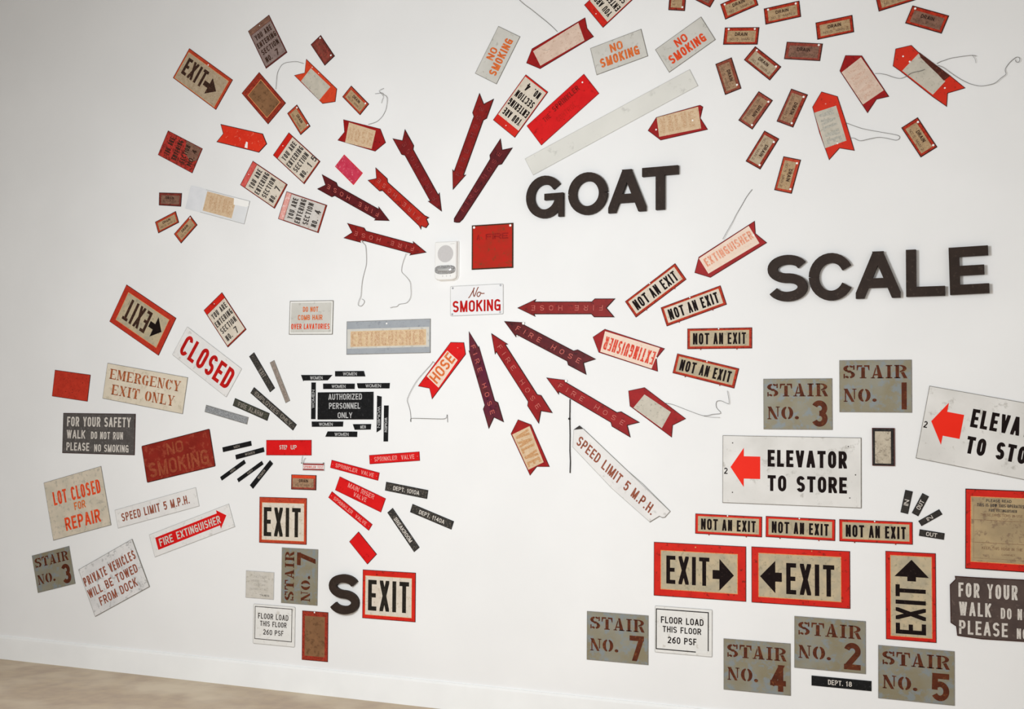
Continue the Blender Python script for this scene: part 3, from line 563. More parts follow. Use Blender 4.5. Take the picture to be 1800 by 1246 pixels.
('drain_tag','drain tag beside the bright red pointer,two white nails on its right edge','tag','drain tags at the upper right',-1.1178,2.9402,-114.83,[(-0.0816,-0.0421),(0.0816,-0.0421),(0.0816,0.0421),(-0.0816,0.0421)],'brown_red','edge_dark',0.003,0,[('p','panel',[(-0.0653,-0.0303),(0.0685,-0.0303),(0.0685,0.0252),(-0.0653,0.0252)],'tan_dull',0.0004),('p','band',[(-0.0767,0.0261),(0.0767,0.0261),(0.0767,0.0395),(-0.0767,0.0395)],'rust_red',0.0003),('t','lettering','DRAIN',(-0.0294,-0.0,0.0587,0.0,-0.0,0.0168),'ink_brown','bold',0.0009),('t','lettering','NO. 5  MAIN 2',(-0.0522,-0.0219,0.111,0.0,0.0,0.0118),'ink_dim','thin',0.0009),('n','nail',-0.0653,0.0286,0.0052,'white_dot'),('n','nail',0.0653,0.0286,0.0052,'white_dot')]),
('drain_tag','pale-panelled drain tag leaning right,second lowest of the swarm','tag','drain tags at the upper right',-1.2574,2.7537,-122.76,[(-0.0823,-0.041),(0.0823,-0.041),(0.0823,0.041),(-0.0823,0.041)],'rust_red','edge_dark',0.003,0,[('p','panel',[(-0.0658,-0.0295),(0.0691,-0.0295),(0.0691,0.0246),(-0.0658,0.0246)],'tan_grey',0.0004),('t','lettering','DRAIN',(-0.0296,-0.0,0.0593,0.0,0.0,0.0164),'ink_brown','bold',0.0009),('t','lettering','NO. 5  MAIN 2',(-0.0527,-0.0213,0.1119,0.0,0.0,0.0115),'ink_dim','thin',0.0009),('n','nail',-0.0576,0.0279,0.0052,'white_dot'),('n','nail',0.0658,0.0279,0.0052,'white_dot')]),
('drain_tag','lowest drain tag of the swarm,nearly upright with two white nails','tag','drain tags at the upper right',-1.1399,2.6276,-105.6,[(-0.0809,-0.0419),(0.0809,-0.0419),(0.0809,0.0419),(-0.0809,0.0419)],'orange_rust','edge_dark',0.003,0,[('p','panel',[(-0.0648,-0.0301),(0.068,-0.0301),(0.068,0.0251),(-0.0648,0.0251)],'tan',0.0004),('t','lettering','DRAIN',(-0.0291,0.0,0.0583,0.0,-0.0,0.0167),'ink_brown','bold',0.0009),('t','lettering','NO. 5  MAIN 2',(-0.0518,-0.0218,0.1101,0.0,0.0,0.0117),'ink_dim','thin',0.0009),('n','nail',-0.0615,0.0285,0.0052,'white_dot'),('n','nail',0.0615,0.031,0.0052,'white_dot')]),
('drain_tag','bright red-edged drain tag standing alone right of the looped wire','tag','drain tags at the upper right',-0.5539,2.7563,-59.61,[(-0.0815,-0.041),(0.0815,-0.041),(0.0815,0.041),(-0.0815,0.041)],'red_rust','edge_dark',0.003,0,[('p','panel',[(-0.0652,-0.0296),(0.0684,-0.0296),(0.0684,0.0246),(-0.0652,0.0246)],'tan',0.0004),('t','lettering','DRAIN',(-0.0293,0.0,0.0587,-0.0,-0.0,0.0164),'ink_brown','bold',0.0009),('t','lettering','NO. 5  MAIN 2',(-0.0521,-0.0213,0.1108,0.0,0.0,0.0115),'ink_dim','thin',0.0009),('n','nail',-0.0619,0.0312,0.0052,'white_dot'),('n','nail',0.0652,0.0312,0.0052,'white_dot')]),
('drain_tag','drain tag mostly cut by the top edge,nearest the upper right corner','tag','drain tags at the upper right',-0.6503,3.4039,11.54,[(-0.0847,-0.0398),(0.0847,-0.0398),(0.0847,0.0398),(-0.0847,0.0398)],'red_rust','edge_dark',0.003,0,[('p','panel',[(-0.0677,-0.0286),(0.0711,-0.0286),(0.0711,0.0239),(-0.0677,0.0239)],'tan',0.0004),('t','lettering','DRAIN',(-0.0305,-0.0,0.061,0.0,-0.0,0.0159),'ink_brown','bold',0.0009),('t','lettering','NO. 5  MAIN 2',(-0.0542,-0.0207,0.1151,0.0,-0.0,0.0111),'ink_dim','thin',0.0009)]),
('drain_tag','rightmost drain tag,slanting down near the upper right corner','tag','drain tags at the upper right',-0.5168,3.2862,-22.84,[(-0.0843,-0.0419),(0.0843,-0.0419),(0.0843,0.0419),(-0.0843,0.0419)],'red_rust','edge_dark',0.003,0,[('p','panel',[(-0.0674,-0.0301),(0.0708,-0.0301),(0.0708,0.0251),(-0.0674,0.0251)],'brown_worn',0.0004),('t','lettering','DRAIN',(-0.0303,0.0,0.0607,-0.0,0.0,0.0167),'ink_brown','bold',0.0009),('t','lettering','NO. 5  MAIN 2',(-0.0539,-0.0218,0.1146,0.0,0.0,0.0117),'ink_dim','thin',0.0009),('n','nail',-0.0674,0.0318,0.0052,'white_dot')]),
('drain_tag','tan tag with orange top edge hung above the lower left square EXIT sign','tag',None,-3.7587,1.1275,0.04,[(-0.0798,-0.0404),(0.0798,-0.0404),(0.0798,0.0404),(-0.0798,0.0404)],'brown_red','edge_dark',0.003,0,[('p','panel',[(-0.0702,-0.0274),(0.0638,-0.0274),(0.0638,0.021),(-0.0702,0.021)],'tan_dull',0.0004),('p','band',[(-0.075,0.0218),(0.075,0.0218),(0.075,0.0379),(-0.075,0.0379)],'orange_red',0.0003),('t','lettering','DRAIN',(-0.0287,0.0,0.0574,-0.0,0.0,0.0161),'ink_brown','bold',0.0009),('t','lettering','NO. 5  MAIN 2',(-0.051,-0.021,0.1085,0.0,0.0,0.0113),'ink_dim','thin',0.0009)]),
('framed_sign','blank rust-red framed brown sign standing on its corner near the arrow EXIT sign','sign',None,-4.0652,3.2663,-46.68,[(-0.1324,-0.0796),(0.1324,-0.0796),(0.1324,0.0796),(-0.1324,0.0796)],'rust_red','edge',0.003,0,[('p','panel',[(-0.09,-0.0589),(0.1006,-0.0589),(0.1006,0.0589),(-0.09,0.0589)],'brown_blank',0.0004),('r','border_line',[(-0.0927,-0.0605),(0.1033,-0.0605),(0.1033,0.0605),(-0.0927,0.0605)],0.0032,'orange_line',0.0006)]),
('pink_plate','plain pink blank plate between the HOSE pointer and the arrows','plate',None,-3.5044,2.8211,-42.9,[(-0.0803,-0.0417),(0.0803,-0.0417),(0.0803,0.0417),(-0.0803,0.0417)],'pink','red',0.003,0,[]),
('red_plate','small plain red blank plate at far left,beside the EMERGENCY EXIT plate','plate',None,-5.4046,1.656,-6.48,[(-0.1382,-0.0797),(0.1382,-0.0797),(0.1382,0.0797),(-0.1382,0.0797)],'red_dull','edge',0.003,0,[('n','nail',0.0138,-0.0399,0.002,'dark_dot')]),
('red_plate','small plain bright red plate hanging above the square EXIT sign after the S','plate',None,-3.383,0.7924,-45.24,[(-0.0802,-0.0396),(0.0802,-0.0396),(0.0802,0.0396),(-0.0802,0.0396)],'red_bright','edge',0.003,0,[]),
('framed_sign','tall blank brown sign with rust-red frame,lowest at the lower left','sign',None,-3.6718,0.3073,0.44,[(-0.0815,-0.1312),(0.0815,-0.1312),(0.0815,0.1312),(-0.0815,0.1312)],'rust_red','edge',0.003,0,[('p','panel',[(-0.0635,-0.1076),(0.0619,-0.1076),(0.0619,0.105),(-0.0635,0.105)],'brown_blank',0.0004),('n','nail',-0.0033,0.126,0.0045,'white_dot')]),
('framed_sign','small blank pale panel in a black frame,right of the level ELEVATOR sign','sign',None,-0.7162,1.3735,0.1,[(-0.0483,-0.0842),(0.0483,-0.0842),(0.0483,0.0842),(-0.0483,0.0842)],'black_frame','edge',0.008,0,[('p','panel',[(-0.0357,-0.0741),(0.0328,-0.0741),(0.0328,0.069),(-0.0357,0.069)],'cream_dirty',0.0004)]),
('pale_strip','long pale grey blank strip slanting across above the word GOAT','plate',None,-2.0165,2.9457,23.45,[(-0.4638,-0.0499),(0.4701,-0.0473),(0.4656,0.0473),(-0.472,0.0499)],'pale_strip','strip_edge',0.003,0,[]),
('pale_plaque','small pale grey square plaque left of the upright STAIR NO. 7 sign','plaque',None,-4.0316,0.5579,-0.1,[(-0.0925,-0.0744),(0.0925,-0.0744),(0.0925,0.0744),(-0.0925,0.0744)],'pale_plaque','pale_edge',0.003,0,[('t','lettering','NOTICE',(-0.037,0.0387,0.0832,0.0,0.0,0.0119),'ink_ghost','thin',0.0009),('t','lettering','KEEP THIS',(-0.0555,0.0164,0.1073,0.0,-0.0,0.0104),'ink_ghost','thin',0.0009),('t','lettering','DOOR',(-0.037,-0.0045,0.074,0.0,0.0,0.0104),'ink_ghost','thin',0.0009),('t','lettering','CLOSED AT ALL',(-0.0647,-0.0283,0.1202,0.0,0.0,0.0104),'ink_ghost','thin',0.0009),('t','lettering','TIMES',(0.0,-0.0595,0.0647,-0.0,0.0,0.0089),'ink_soft','thin',0.0009)]),
('red_plate','bright red long plate with faint dark lettering,beside upside-down section sign','plate',None,-2.2652,3.0362,37.42,[(-0.1942,-0.0671),(0.1942,-0.0671),(0.1942,0.0671),(-0.1942,0.0671)],'red_bright','red_deep',0.003,0,[('t','lettering','THE',(-0.1088,0.0107,0.0427,-0.0,0.0,0.0268),'red_ghost','thin',0.0009),('t','lettering','SPRINKLER',(-0.0388,0.0188,0.1709,-0.0,0.0,0.0295),'red_ghost','bold',0.0009),('t','lettering','CONTROL',(-0.0544,-0.0376,0.1243,-0.0,0.0,0.0295),'red_ghost2','thin',0.0009),('n','nail',0.1632,0.0376,0.0045,'white_dot')]),
('fire_sign','square red plate with dark rusty edges right of the strobe','sign',None,-2.6452,2.3632,0.35,[(-0.1166,-0.1152),(0.1166,-0.1152),(0.1166,0.1152),(-0.1166,0.1152)],'red_square','edge_rust',0.003,0,[('r','rusty_rim',[(-0.1166,-0.1152),(0.1166,-0.1152),(0.1166,0.1152),(-0.1166,0.1152)],0.0065,'edge_rust',0.0006),('t','lettering','A',(-0.0886,0.0369,0.0187,-0.0,-0.0,0.0276),'red_ghost','bold',0.0009),('t','lettering','FIRE',(-0.0373,0.0369,0.1259,0.0,0.0,0.0299),'red_ghost','bold',0.0009),('n','nail',-0.1038,0.1037,0.0065,'white_dot'),('n','nail',0.1003,0.1025,0.0065,'white_dot')]),
('exit_sign','brown-lettered EXIT sign with right arrow,topmost at left','sign',None,-4.488,3.4187,-34.95,[(-0.1886,-0.0987),(0.1886,-0.0987),(0.1886,0.0987),(-0.1886,0.0987)],'orange_rust','edge',0.003,0,[('p','panel',[(-0.1773,-0.0928),(0.1698,-0.0928),(0.1698,0.079),(-0.1773,0.079)],'tan_grey',0.0004),('r','border_line',[(-0.1788,-0.094),(0.1713,-0.094),(0.1713,0.0801),(-0.1788,0.0801)],0.0026,'orange_line',0.0006),('t','lettering','EXIT',(-0.1547,-0.0474,0.1773,0.0,0.0,0.1026),'ink_brown','cond',0.0009),('p','arrow',[(0.0226,-0.0262),(0.0628,-0.0262),(0.0628,-0.0632),(0.1283,-0.0118),(0.0628,0.0395),(0.0628,0.0025),(0.0226,0.0025)],'ink_brown',0.0009),('n','nail',-0.0113,0.0849,0.0045,'white_dot')]),
('exit_sign','upside-down EXIT sign with red border on the left wall,arrow pointing right','sign',None,-4.8818,2.0382,150.63,[(-0.21,-0.1231),(0.21,-0.1231),(0.21,0.1231),(-0.21,0.1231)],'red_dull','edge',0.003,0,[('p','panel',[(-0.1722,-0.0911),(0.1722,-0.0911),(0.1722,0.0911),(-0.1722,0.0911)],'tan_exit',0.0004),('r','border_line',[(-0.1738,-0.0926),(0.1738,-0.0926),(0.1738,0.0926),(-0.1738,0.0926)],0.0029,'orange_line',0.0006),('t','lettering','EXIT',(-0.0504,-0.069,0.189,0.0,-0.0,0.133),'ink_brown','cond',0.0009),('p','arrow',[(-0.0588,0.013),(-0.0971,0.013),(-0.0971,0.0591),(-0.1596,-0.0049),(-0.0971,-0.069),(-0.0971,-0.0229),(-0.0588,-0.0229)],'ink',0.0009)]),
('exit_sign','red-bordered EXIT sign with right arrow below the NOT AN EXIT row','sign','large EXIT arrow signs',-1.5584,0.7734,-0.02,[(-0.2225,-0.1271),(0.2225,-0.1271),(0.2225,0.1271),(-0.2225,0.1271)],'red','edge',0.003,0,[('p','panel',[(-0.1869,-0.094),(0.1825,-0.094),(0.1825,0.089),(-0.1869,0.089)],'tan_exit',0.0004),('r','border_line',[(-0.1887,-0.0956),(0.1842,-0.0956),(0.1842,0.0905),(-0.1887,0.0905)],0.0031,'orange_line',0.0006),('t','lettering','EXIT',(-0.1602,-0.0661,0.2092,0.0,-0.0,0.1322),'ink','condw',0.0009),('p','arrow',[(0.0645,-0.0308),(0.097,-0.0308),(0.097,-0.0839),(0.166,-0.0102),(0.097,0.0635),(0.097,0.0105),(0.0645,0.0105)],'ink',0.0009),('n','nail',-0.0178,0.1118,0.004,'orange_line')]),
('exit_sign','red-bordered EXIT sign with left arrow,centre of the lower right cluster','sign','large EXIT arrow signs',-1.0874,0.7738,0.08,[(-0.2229,-0.1283),(0.2229,-0.1283),(0.2229,0.1283),(-0.2229,0.1283)],'red','edge',0.003,0,[('p','panel',[(-0.1895,-0.1001),(0.1828,-0.1001),(0.1828,0.1001),(-0.1895,0.1001)],'tan_exit',0.0004),('r','border_line',[(-0.1912,-0.1016),(0.1846,-0.1016),(0.1846,0.1016),(-0.1912,0.1016)],0.0031,'orange_line',0.0006),('t','lettering','EXIT',(-0.0624,-0.0796,0.2162,0.0,-0.0,0.1412),'ink','condw',0.0009),('p','arrow',[(-0.0825,0.0149),(-0.1126,0.0149),(-0.1126,0.068),(-0.1828,-0.0058),(-0.1126,-0.0796),(-0.1126,-0.0264),(-0.0825,-0.0264)],'ink',0.0009),('n','nail',0.0535,0.1206,0.003,'orange_line')]),
('exit_sign','EXIT sign standing on end,arrow pointing up,above STAIR NO. 5','sign','large EXIT arrow signs',-0.6042,0.7177,90.0,[(-0.1941,-0.1062),(0.1941,-0.1062),(0.1941,0.1062),(-0.1941,0.1062)],'red','edge',0.003,0,[('p','panel',[(-0.1766,-0.0892),(0.1766,-0.0892),(0.1766,0.085),(-0.1766,0.085)],'tan_exit',0.0004),('r','border_line',[(-0.1782,-0.0905),(0.1782,-0.0905),(0.1782,0.0863),(-0.1782,0.0863)],0.0027,'orange_line',0.0006),('t','lettering','EXIT',(-0.165,-0.0637,0.2155,-0.0,0.0,0.1275),'ink','condw',0.0009),('p','arrow',[(0.0668,-0.023),(0.0856,-0.023),(0.0856,-0.0775),(0.1611,-0.0048),(0.0856,0.068),(0.0856,0.0134),(0.0668,0.0134)],'ink',0.0009)]),
('exit_sign','square EXIT sign with orange-red border above the upright STAIR NO. 7','sign','square EXIT signs',-3.8892,0.9158,0.6,[(-0.1531,-0.1252),(0.1531,-0.1252),(0.1531,0.1252),(-0.1531,0.1252)],'orange_rust','edge',0.003,0,[('p','panel',[(-0.1347,-0.1077),(0.1378,-0.1077),(0.1378,0.0951),(-0.1347,0.0951)],'cream',0.0004),('r','border_line',[(-0.1359,-0.1092),(0.139,-0.1092),(0.139,0.0966),(-0.1359,0.0966)],0.0021,'orange_line',0.0006),('t','lettering','EXIT',(-0.1225,-0.0876,0.2388,0.0,-0.0,0.1577),'ink_soft2','condw',0.0009)]),
('exit_sign','square red EXIT sign following the dark letter S','sign','square EXIT signs',-3.2233,0.5522,0.17,[(-0.1582,-0.127),(0.1582,-0.127),(0.1582,0.127),(-0.1582,0.127)],'red','edge',0.003,0,[('p','panel',[(-0.1408,-0.1067),(0.1361,-0.1067),(0.1361,0.0965),(-0.1408,0.0965)],'cream',0.0004),('r','border_line',[(-0.1421,-0.1082),(0.1373,-0.1082),(0.1373,0.098),(-0.1421,0.098)],0.0022,'orange_line',0.0006),('t','lettering','EXIT',(-0.1234,-0.0838,0.2437,0.0,0.0,0.16),'ink_soft2','condw',0.0009)]),
('not_an_exit_sign','steepest NOT AN EXIT sign,uppermost of the fan','sign','NOT AN EXIT plates of the fan',-1.7772,2.1087,35.09,[(-0.154,-0.0488),(0.154,-0.0488),(0.154,0.0488),(-0.154,0.0488)],'red_rust','edge',0.003,0,[('p','panel',[(-0.1401,-0.0361),(0.1401,-0.0361),(0.1401,0.0371),(-0.1401,0.0371)],'cream',0.0004),('r','border_line',[(-0.1417,-0.0371),(0.1417,-0.0371),(0.1417,0.0381),(-0.1417,0.0381)],0.0012,'orange_line',0.0006),('t','lettering','NOT',(-0.1263,-0.0273,0.0785,-0.0,-0.0,0.0537),'ink','cond',0.0009),('t','lettering','AN',(-0.0277,-0.0273,0.0462,0.0,-0.0,0.0537),'ink','cond',0.0009),('t','lettering','EXIT',(0.04,-0.0273,0.0862,-0.0,-0.0,0.0537),'ink','cond',0.0009),('n','nail',-0.0031,0.0449,0.0035,'white_dot'),('p','bracket_tab',[(-0.0909,-0.0537),(-0.0878,-0.0537),(-0.0862,-0.0468),(-0.0924,-0.0468)],'rust_red',0.0002),('p','bracket_tab',[(0.0816,-0.0537),(0.0847,-0.0537),(0.0862,-0.0468),(0.0801,-0.0468)],'rust_red',0.0002)]),
('not_an_exit_sign','NOT AN EXIT sign tilted gently up,second in the fan','sign','NOT AN EXIT plates of the fan',-1.5886,2.0284,18.37,[(-0.1543,-0.0482),(0.1543,-0.0482),(0.1543,0.0482),(-0.1543,0.0482)],'red_rust','edge',0.003,0,[('p','panel',[(-0.1404,-0.0357),(0.1404,-0.0357),(0.1404,0.0366),(-0.1404,0.0366)],'cream',0.0004),('r','border_line',[(-0.142,-0.0366),(0.142,-0.0366),(0.142,0.0376),(-0.142,0.0376)],0.0012,'orange_line',0.0006),('t','lettering','NOT',(-0.1265,-0.027,0.0787,0.0,-0.0,0.053),'ink','cond',0.0009),('t','lettering','AN',(-0.0278,-0.027,0.0463,-0.0,-0.0,0.053),'ink','cond',0.0009),('t','lettering','EXIT',(0.0401,-0.027,0.0864,-0.0,0.0,0.053),'ink','cond',0.0009),('n','nail',-0.0031,0.0443,0.0035,'white_dot'),('p','bracket_tab',[(-0.091,-0.053),(-0.088,-0.053),(-0.0864,-0.0463),(-0.0926,-0.0463)],'rust_red',0.0002),('p','bracket_tab',[(0.0818,-0.053),(0.0849,-0.053),(0.0864,-0.0463),(0.0802,-0.0463)],'rust_red',0.0002)]),
('not_an_exit_sign','level NOT AN EXIT sign below the word SCALE','sign','NOT AN EXIT plates of the fan',-1.4624,1.8716,-0.09,[(-0.1555,-0.0491),(0.1555,-0.0491),(0.1555,0.0491),(-0.1555,0.0491)],'red_rust','edge',0.003,0,[('p','panel',[(-0.1415,-0.0363),(0.1415,-0.0363),(0.1415,0.0373),(-0.1415,0.0373)],'tan_exit',0.0004),('r','border_line',[(-0.1431,-0.0373),(0.1431,-0.0373),(0.1431,0.0383),(-0.1431,0.0383)],0.0012,'orange_line',0.0006),('t','lettering','NOT',(-0.1275,-0.0275,0.0793,0.0,0.0,0.054),'ink','cond',0.0009),('t','lettering','AN',(-0.028,-0.0275,0.0467,0.0,-0.0,0.054),'ink','cond',0.0009),('t','lettering','EXIT',(0.0404,-0.0275,0.0871,-0.0,0.0,0.054),'ink','cond',0.0009),('n','nail',-0.0031,0.0452,0.0035,'white_dot'),('p','bracket_tab',[(-0.0918,-0.054),(-0.0887,-0.054),(-0.0871,-0.0471),(-0.0933,-0.0471)],'rust_red',0.0002),('p','bracket_tab',[(0.0824,-0.054),(0.0855,-0.054),(0.0871,-0.0471),(0.0809,-0.0471)],'rust_red',0.0002)]),
('not_an_exit_sign','NOT AN EXIT sign slanting down,lowest of the fan','sign','NOT AN EXIT plates of the fan',-1.5294,1.7189,-13.92,[(-0.1541,-0.0483),(0.1541,-0.0483),(0.1541,0.0483),(-0.1541,0.0483)],'red_rust','edge',0.003,0,[('p','panel',[(-0.1402,-0.0357),(0.1402,-0.0357),(0.1402,0.0367),(-0.1402,0.0367)],'tan_exit',0.0004),('r','border_line',[(-0.1418,-0.0367),(0.1418,-0.0367),(0.1418,0.0377),(-0.1418,0.0377)],0.0012,'orange_line',0.0006),('t','lettering','NOT',(-0.1264,-0.027,0.0786,0.0,0.0,0.0531),'ink','cond',0.0009),('t','lettering','AN',(-0.0277,-0.027,0.0462,-0.0,-0.0,0.0531),'ink','cond',0.0009),('t','lettering','EXIT',(0.0401,-0.027,0.0863,-0.0,-0.0,0.0531),'ink','cond',0.0009),('n','nail',-0.0031,0.0444,0.0035,'white_dot'),('p','bracket_tab',[(-0.0909,-0.0531),(-0.0878,-0.0531),(-0.0863,-0.0464),(-0.0925,-0.0464)],'rust_red',0.0002),('p','bracket_tab',[(0.0817,-0.0531),(0.0848,-0.0531),(0.0863,-0.0464),(0.0801,-0.0464)],'rust_red',0.0002)]),
('not_an_exit_sign','left of three NOT AN EXIT signs in a row under the ELEVATOR sign','sign','NOT AN EXIT plates in a row',-1.4198,0.9953,-0.52,[(-0.1581,-0.0472),(0.1581,-0.0472),(0.1581,0.0472),(-0.1581,0.0472)],'red','edge',0.003,0,[('p','panel',[(-0.1439,-0.0349),(0.1439,-0.0349),(0.1439,0.0359),(-0.1439,0.0359)],'tan_exit',0.0004),('r','border_line',[(-0.1455,-0.0359),(0.1455,-0.0359),(0.1455,0.0368),(-0.1455,0.0368)],0.0013,'orange_line',0.0006),('t','lettering','NOT',(-0.1297,-0.0264,0.0806,0.0,0.0,0.0519),'ink','cond',0.0009),('t','lettering','AN',(-0.0285,-0.0264,0.0474,-0.0,-0.0,0.0519),'ink','cond',0.0009),('t','lettering','EXIT',(0.0411,-0.0264,0.0886,-0.0,0.0,0.0519),'ink','cond',0.0009),('n','nail',-0.0032,0.0434,0.0035,'white_dot'),('p','bracket_tab',[(-0.0933,-0.0519),(-0.0901,-0.0519),(-0.0886,-0.0453),(-0.0949,-0.0453)],'rust_red',0.0002),('p','bracket_tab',[(0.0838,-0.0519),(0.087,-0.0519),(0.0886,-0.0453),(0.0822,-0.0453)],'rust_red',0.0002)]),
('not_an_exit_sign','middle of three NOT AN EXIT signs in a row under the ELEVATOR sign','sign','NOT AN EXIT plates in a row',-1.0868,0.9954,-0.65,[(-0.1572,-0.0481),(0.1572,-0.0481),(0.1572,0.0481),(-0.1572,0.0481)],'red','edge',0.003,0,[('p','panel',[(-0.1431,-0.0356),(0.1431,-0.0356),(0.1431,0.0366),(-0.1431,0.0366)],'tan_exit',0.0004),('r','border_line',[(-0.1446,-0.0366),(0.1446,-0.0366),(0.1446,0.0376),(-0.1446,0.0376)],0.0013,'orange_line',0.0006),('t','lettering','NOT',(-0.1289,-0.027,0.0802,0.0,0.0,0.053),'ink','cond',0.0009),('t','lettering','AN',(-0.0283,-0.027,0.0472,0.0,-0.0,0.053),'ink','cond',0.0009),('t','lettering','EXIT',(0.0409,-0.027,0.088,0.0,-0.0,0.053),'ink','cond',0.0009),('n','nail',-0.0031,0.0443,0.0035,'white_dot'),('p','bracket_tab',[(-0.0928,-0.053),(-0.0896,-0.053),(-0.088,-0.0462),(-0.0943,-0.0462)],'rust_red',0.0002),('p','bracket_tab',[(0.0833,-0.053),(0.0865,-0.053),(0.088,-0.0462),(0.0817,-0.0462)],'rust_red',0.0002)]),
('not_an_exit_sign','right of three NOT AN EXIT signs in a row,beside IN and OUT labels','sign','NOT AN EXIT plates in a row',-0.7525,0.9948,-0.0,[(-0.1583,-0.0494),(0.1583,-0.0494),(0.1583,0.0494),(-0.1583,0.0494)],'red','edge',0.003,0,[('p','panel',[(-0.144,-0.0366),(0.144,-0.0366),(0.144,0.0375),(-0.144,0.0375)],'tan_exit',0.0004),('r','border_line',[(-0.1456,-0.0375),(0.1456,-0.0375),(0.1456,0.0385),(-0.1456,0.0385)],0.0013,'orange_line',0.0006),('t','lettering','NOT',(-0.1298,-0.0277,0.0807,0.0,0.0,0.0543),'ink','cond',0.0009),('t','lettering','AN',(-0.0285,-0.0277,0.0475,0.0,-0.0,0.0543),'ink','cond',0.0009),('t','lettering','EXIT',(0.0412,-0.0277,0.0886,-0.0,0.0,0.0543),'ink','cond',0.0009),('n','nail',-0.0032,0.0454,0.0035,'white_dot'),('p','bracket_tab',[(-0.0934,-0.0543),(-0.0902,-0.0543),(-0.0886,-0.0474),(-0.095,-0.0474)],'rust_red',0.0002),('p','bracket_tab',[(0.0839,-0.0543),(0.0871,-0.0543),(0.0886,-0.0474),(0.0823,-0.0474)],'rust_red',0.0002)]),
('stair_sign','tarnished grey STAIR NO. 3 sign tilted up at the far lower left','sign','stencilled stair signs',-5.5046,0.5588,14.18,[(-0.1482,-0.113),(0.1482,-0.113),(0.1482,0.113),(-0.1482,0.113)],'stair_grey','edge_grey',0.003,0,[('t','lettering','STAIR',(-0.1334,0.0339,0.2639,0.0,0.0,0.0565),'stencil_brown','sten',0.0009),('t','lettering','NO.',(-0.1304,-0.0678,0.1364,-0.0,-0.0,0.0565),'stencil_brown','sten',0.0009),('t','lettering','3',(0.0593,-0.0994,0.0682,0.0,0.0,0.1152),'stencil_brown','stennum',0.0009)]),
('stair_sign','grey STAIR NO. 7 sign standing on end under the square EXIT sign','sign','stencilled stair signs',-3.7758,0.62,90.11,[(-0.1499,-0.1157),(0.1499,-0.1157),(0.1499,0.1157),(-0.1499,0.1157)],'stair_grey','edge_grey',0.003,0,[('t','lettering','STAIR',(-0.1349,0.0347,0.2668,0.0,-0.0,0.0578),'stencil_brown','sten',0.0009),('t','lettering','NO.',(-0.1319,-0.0694,0.1379,0.0,0.0,0.0578),'stencil_brown','sten',0.0009),('t','lettering','7',(0.06,-0.1018,0.0689,-0.0,0.0,0.118),'stencil_brown','stennum',0.0009)]),
('stair_sign','grey STAIR NO. 3 sign right of the blank dark red pointer','sign','stencilled stair signs',-1.0965,1.5631,0.23,[(-0.1572,-0.1172),(0.1572,-0.1172),(0.1572,0.1172),(-0.1572,0.1172)],'stair_grey','edge_grey',0.003,0,[('t','lettering','STAIR',(-0.1415,0.0352,0.2798,0.0,0.0,0.0586),'stencil_brown','sten',0.0009),('t','lettering','NO.',(-0.1383,-0.0703,0.1446,0.0,0.0,0.0586),'stencil_brown','sten',0.0009),('t','lettering','3',(0.0629,-0.1031,0.0723,0.0,0.0,0.1195),'stencil_brown','stennum',0.0009)]),
('stair_sign','grey STAIR NO. 1 sign,highest stair sign on the right','sign','stencilled stair signs',-0.7503,1.6448,-0.07,[(-0.1576,-0.1177),(0.1576,-0.1177),(0.1576,0.1177),(-0.1576,0.1177)],'stair_grey','edge_grey',0.003,0,[('t','lettering','STAIR',(-0.1418,0.0353,0.2805,-0.0,-0.0,0.0589),'stencil_brown','sten',0.0009),('t','lettering','NO.',(-0.1387,-0.0706,0.145,0.0,0.0,0.0589),'stencil_brown','sten',0.0009),('t','lettering','1',(0.063,-0.1036,0.0725,0.0,0.0,0.1201),'stencil_brown','stennum',0.0009)]),
('stair_sign','grey STAIR NO. 7 sign hung level beside the FLOOR LOAD plate','sign','stencilled stair signs',-1.9634,0.4319,0.04,[(-0.1564,-0.1172),(0.1564,-0.1172),(0.1564,0.1172),(-0.1564,0.1172)],'stair_grey','edge_grey',0.003,0,[('t','lettering','STAIR',(-0.1407,0.0351,0.2783,-0.0,0.0,0.0586),'stencil_brown','sten',0.0009),('t','lettering','NO.',(-0.1376,-0.0703,0.1438,-0.0,-0.0,0.0586),'stencil_brown','sten',0.0009),('t','lettering','7',(0.0625,-0.1031,0.0719,0.0,0.0,0.1195),'stencil_brown','stennum',0.0009)]),
('stair_sign','grey STAIR NO. 4 sign at the bottom edge right of FLOOR LOAD plate','sign','stencilled stair signs',-1.2864,0.3523,0.11,[(-0.1554,-0.1177),(0.1554,-0.1177),(0.1554,0.1177),(-0.1554,0.1177)],'stair_grey','edge_grey',0.003,0,[('t','lettering','STAIR',(-0.1399,0.0353,0.2767,0.0,0.0,0.0589),'stencil_brown','sten',0.0009),('t','lettering','NO.',(-0.1368,-0.0706,0.143,-0.0,0.0,0.0589),'stencil_brown','sten',0.0009),('t','lettering','4',(0.0622,-0.1036,0.0715,0.0,0.0,0.1201),'stencil_brown','stennum',0.0009)]),
('stair_sign','grey STAIR NO. 2 sign below the left-arrow EXIT sign','sign','stencilled stair signs',-0.9558,0.4795,-0.21,[(-0.1582,-0.1167),(0.1582,-0.1167),(0.1582,0.1167),(-0.1582,0.1167)],'stair_grey','edge_grey',0.003,0,[('t','lettering','STAIR',(-0.1424,0.035,0.2815,0.0,-0.0,0.0583),'stencil_brown','sten',0.0009),('t','lettering','NO.',(-0.1392,-0.07,0.1455,-0.0,0.0,0.0583),'stencil_brown','sten',0.0009),('t','lettering','2',(0.0633,-0.1027,0.0728,-0.0,0.0,0.119),'stencil_brown','stennum',0.0009)]),
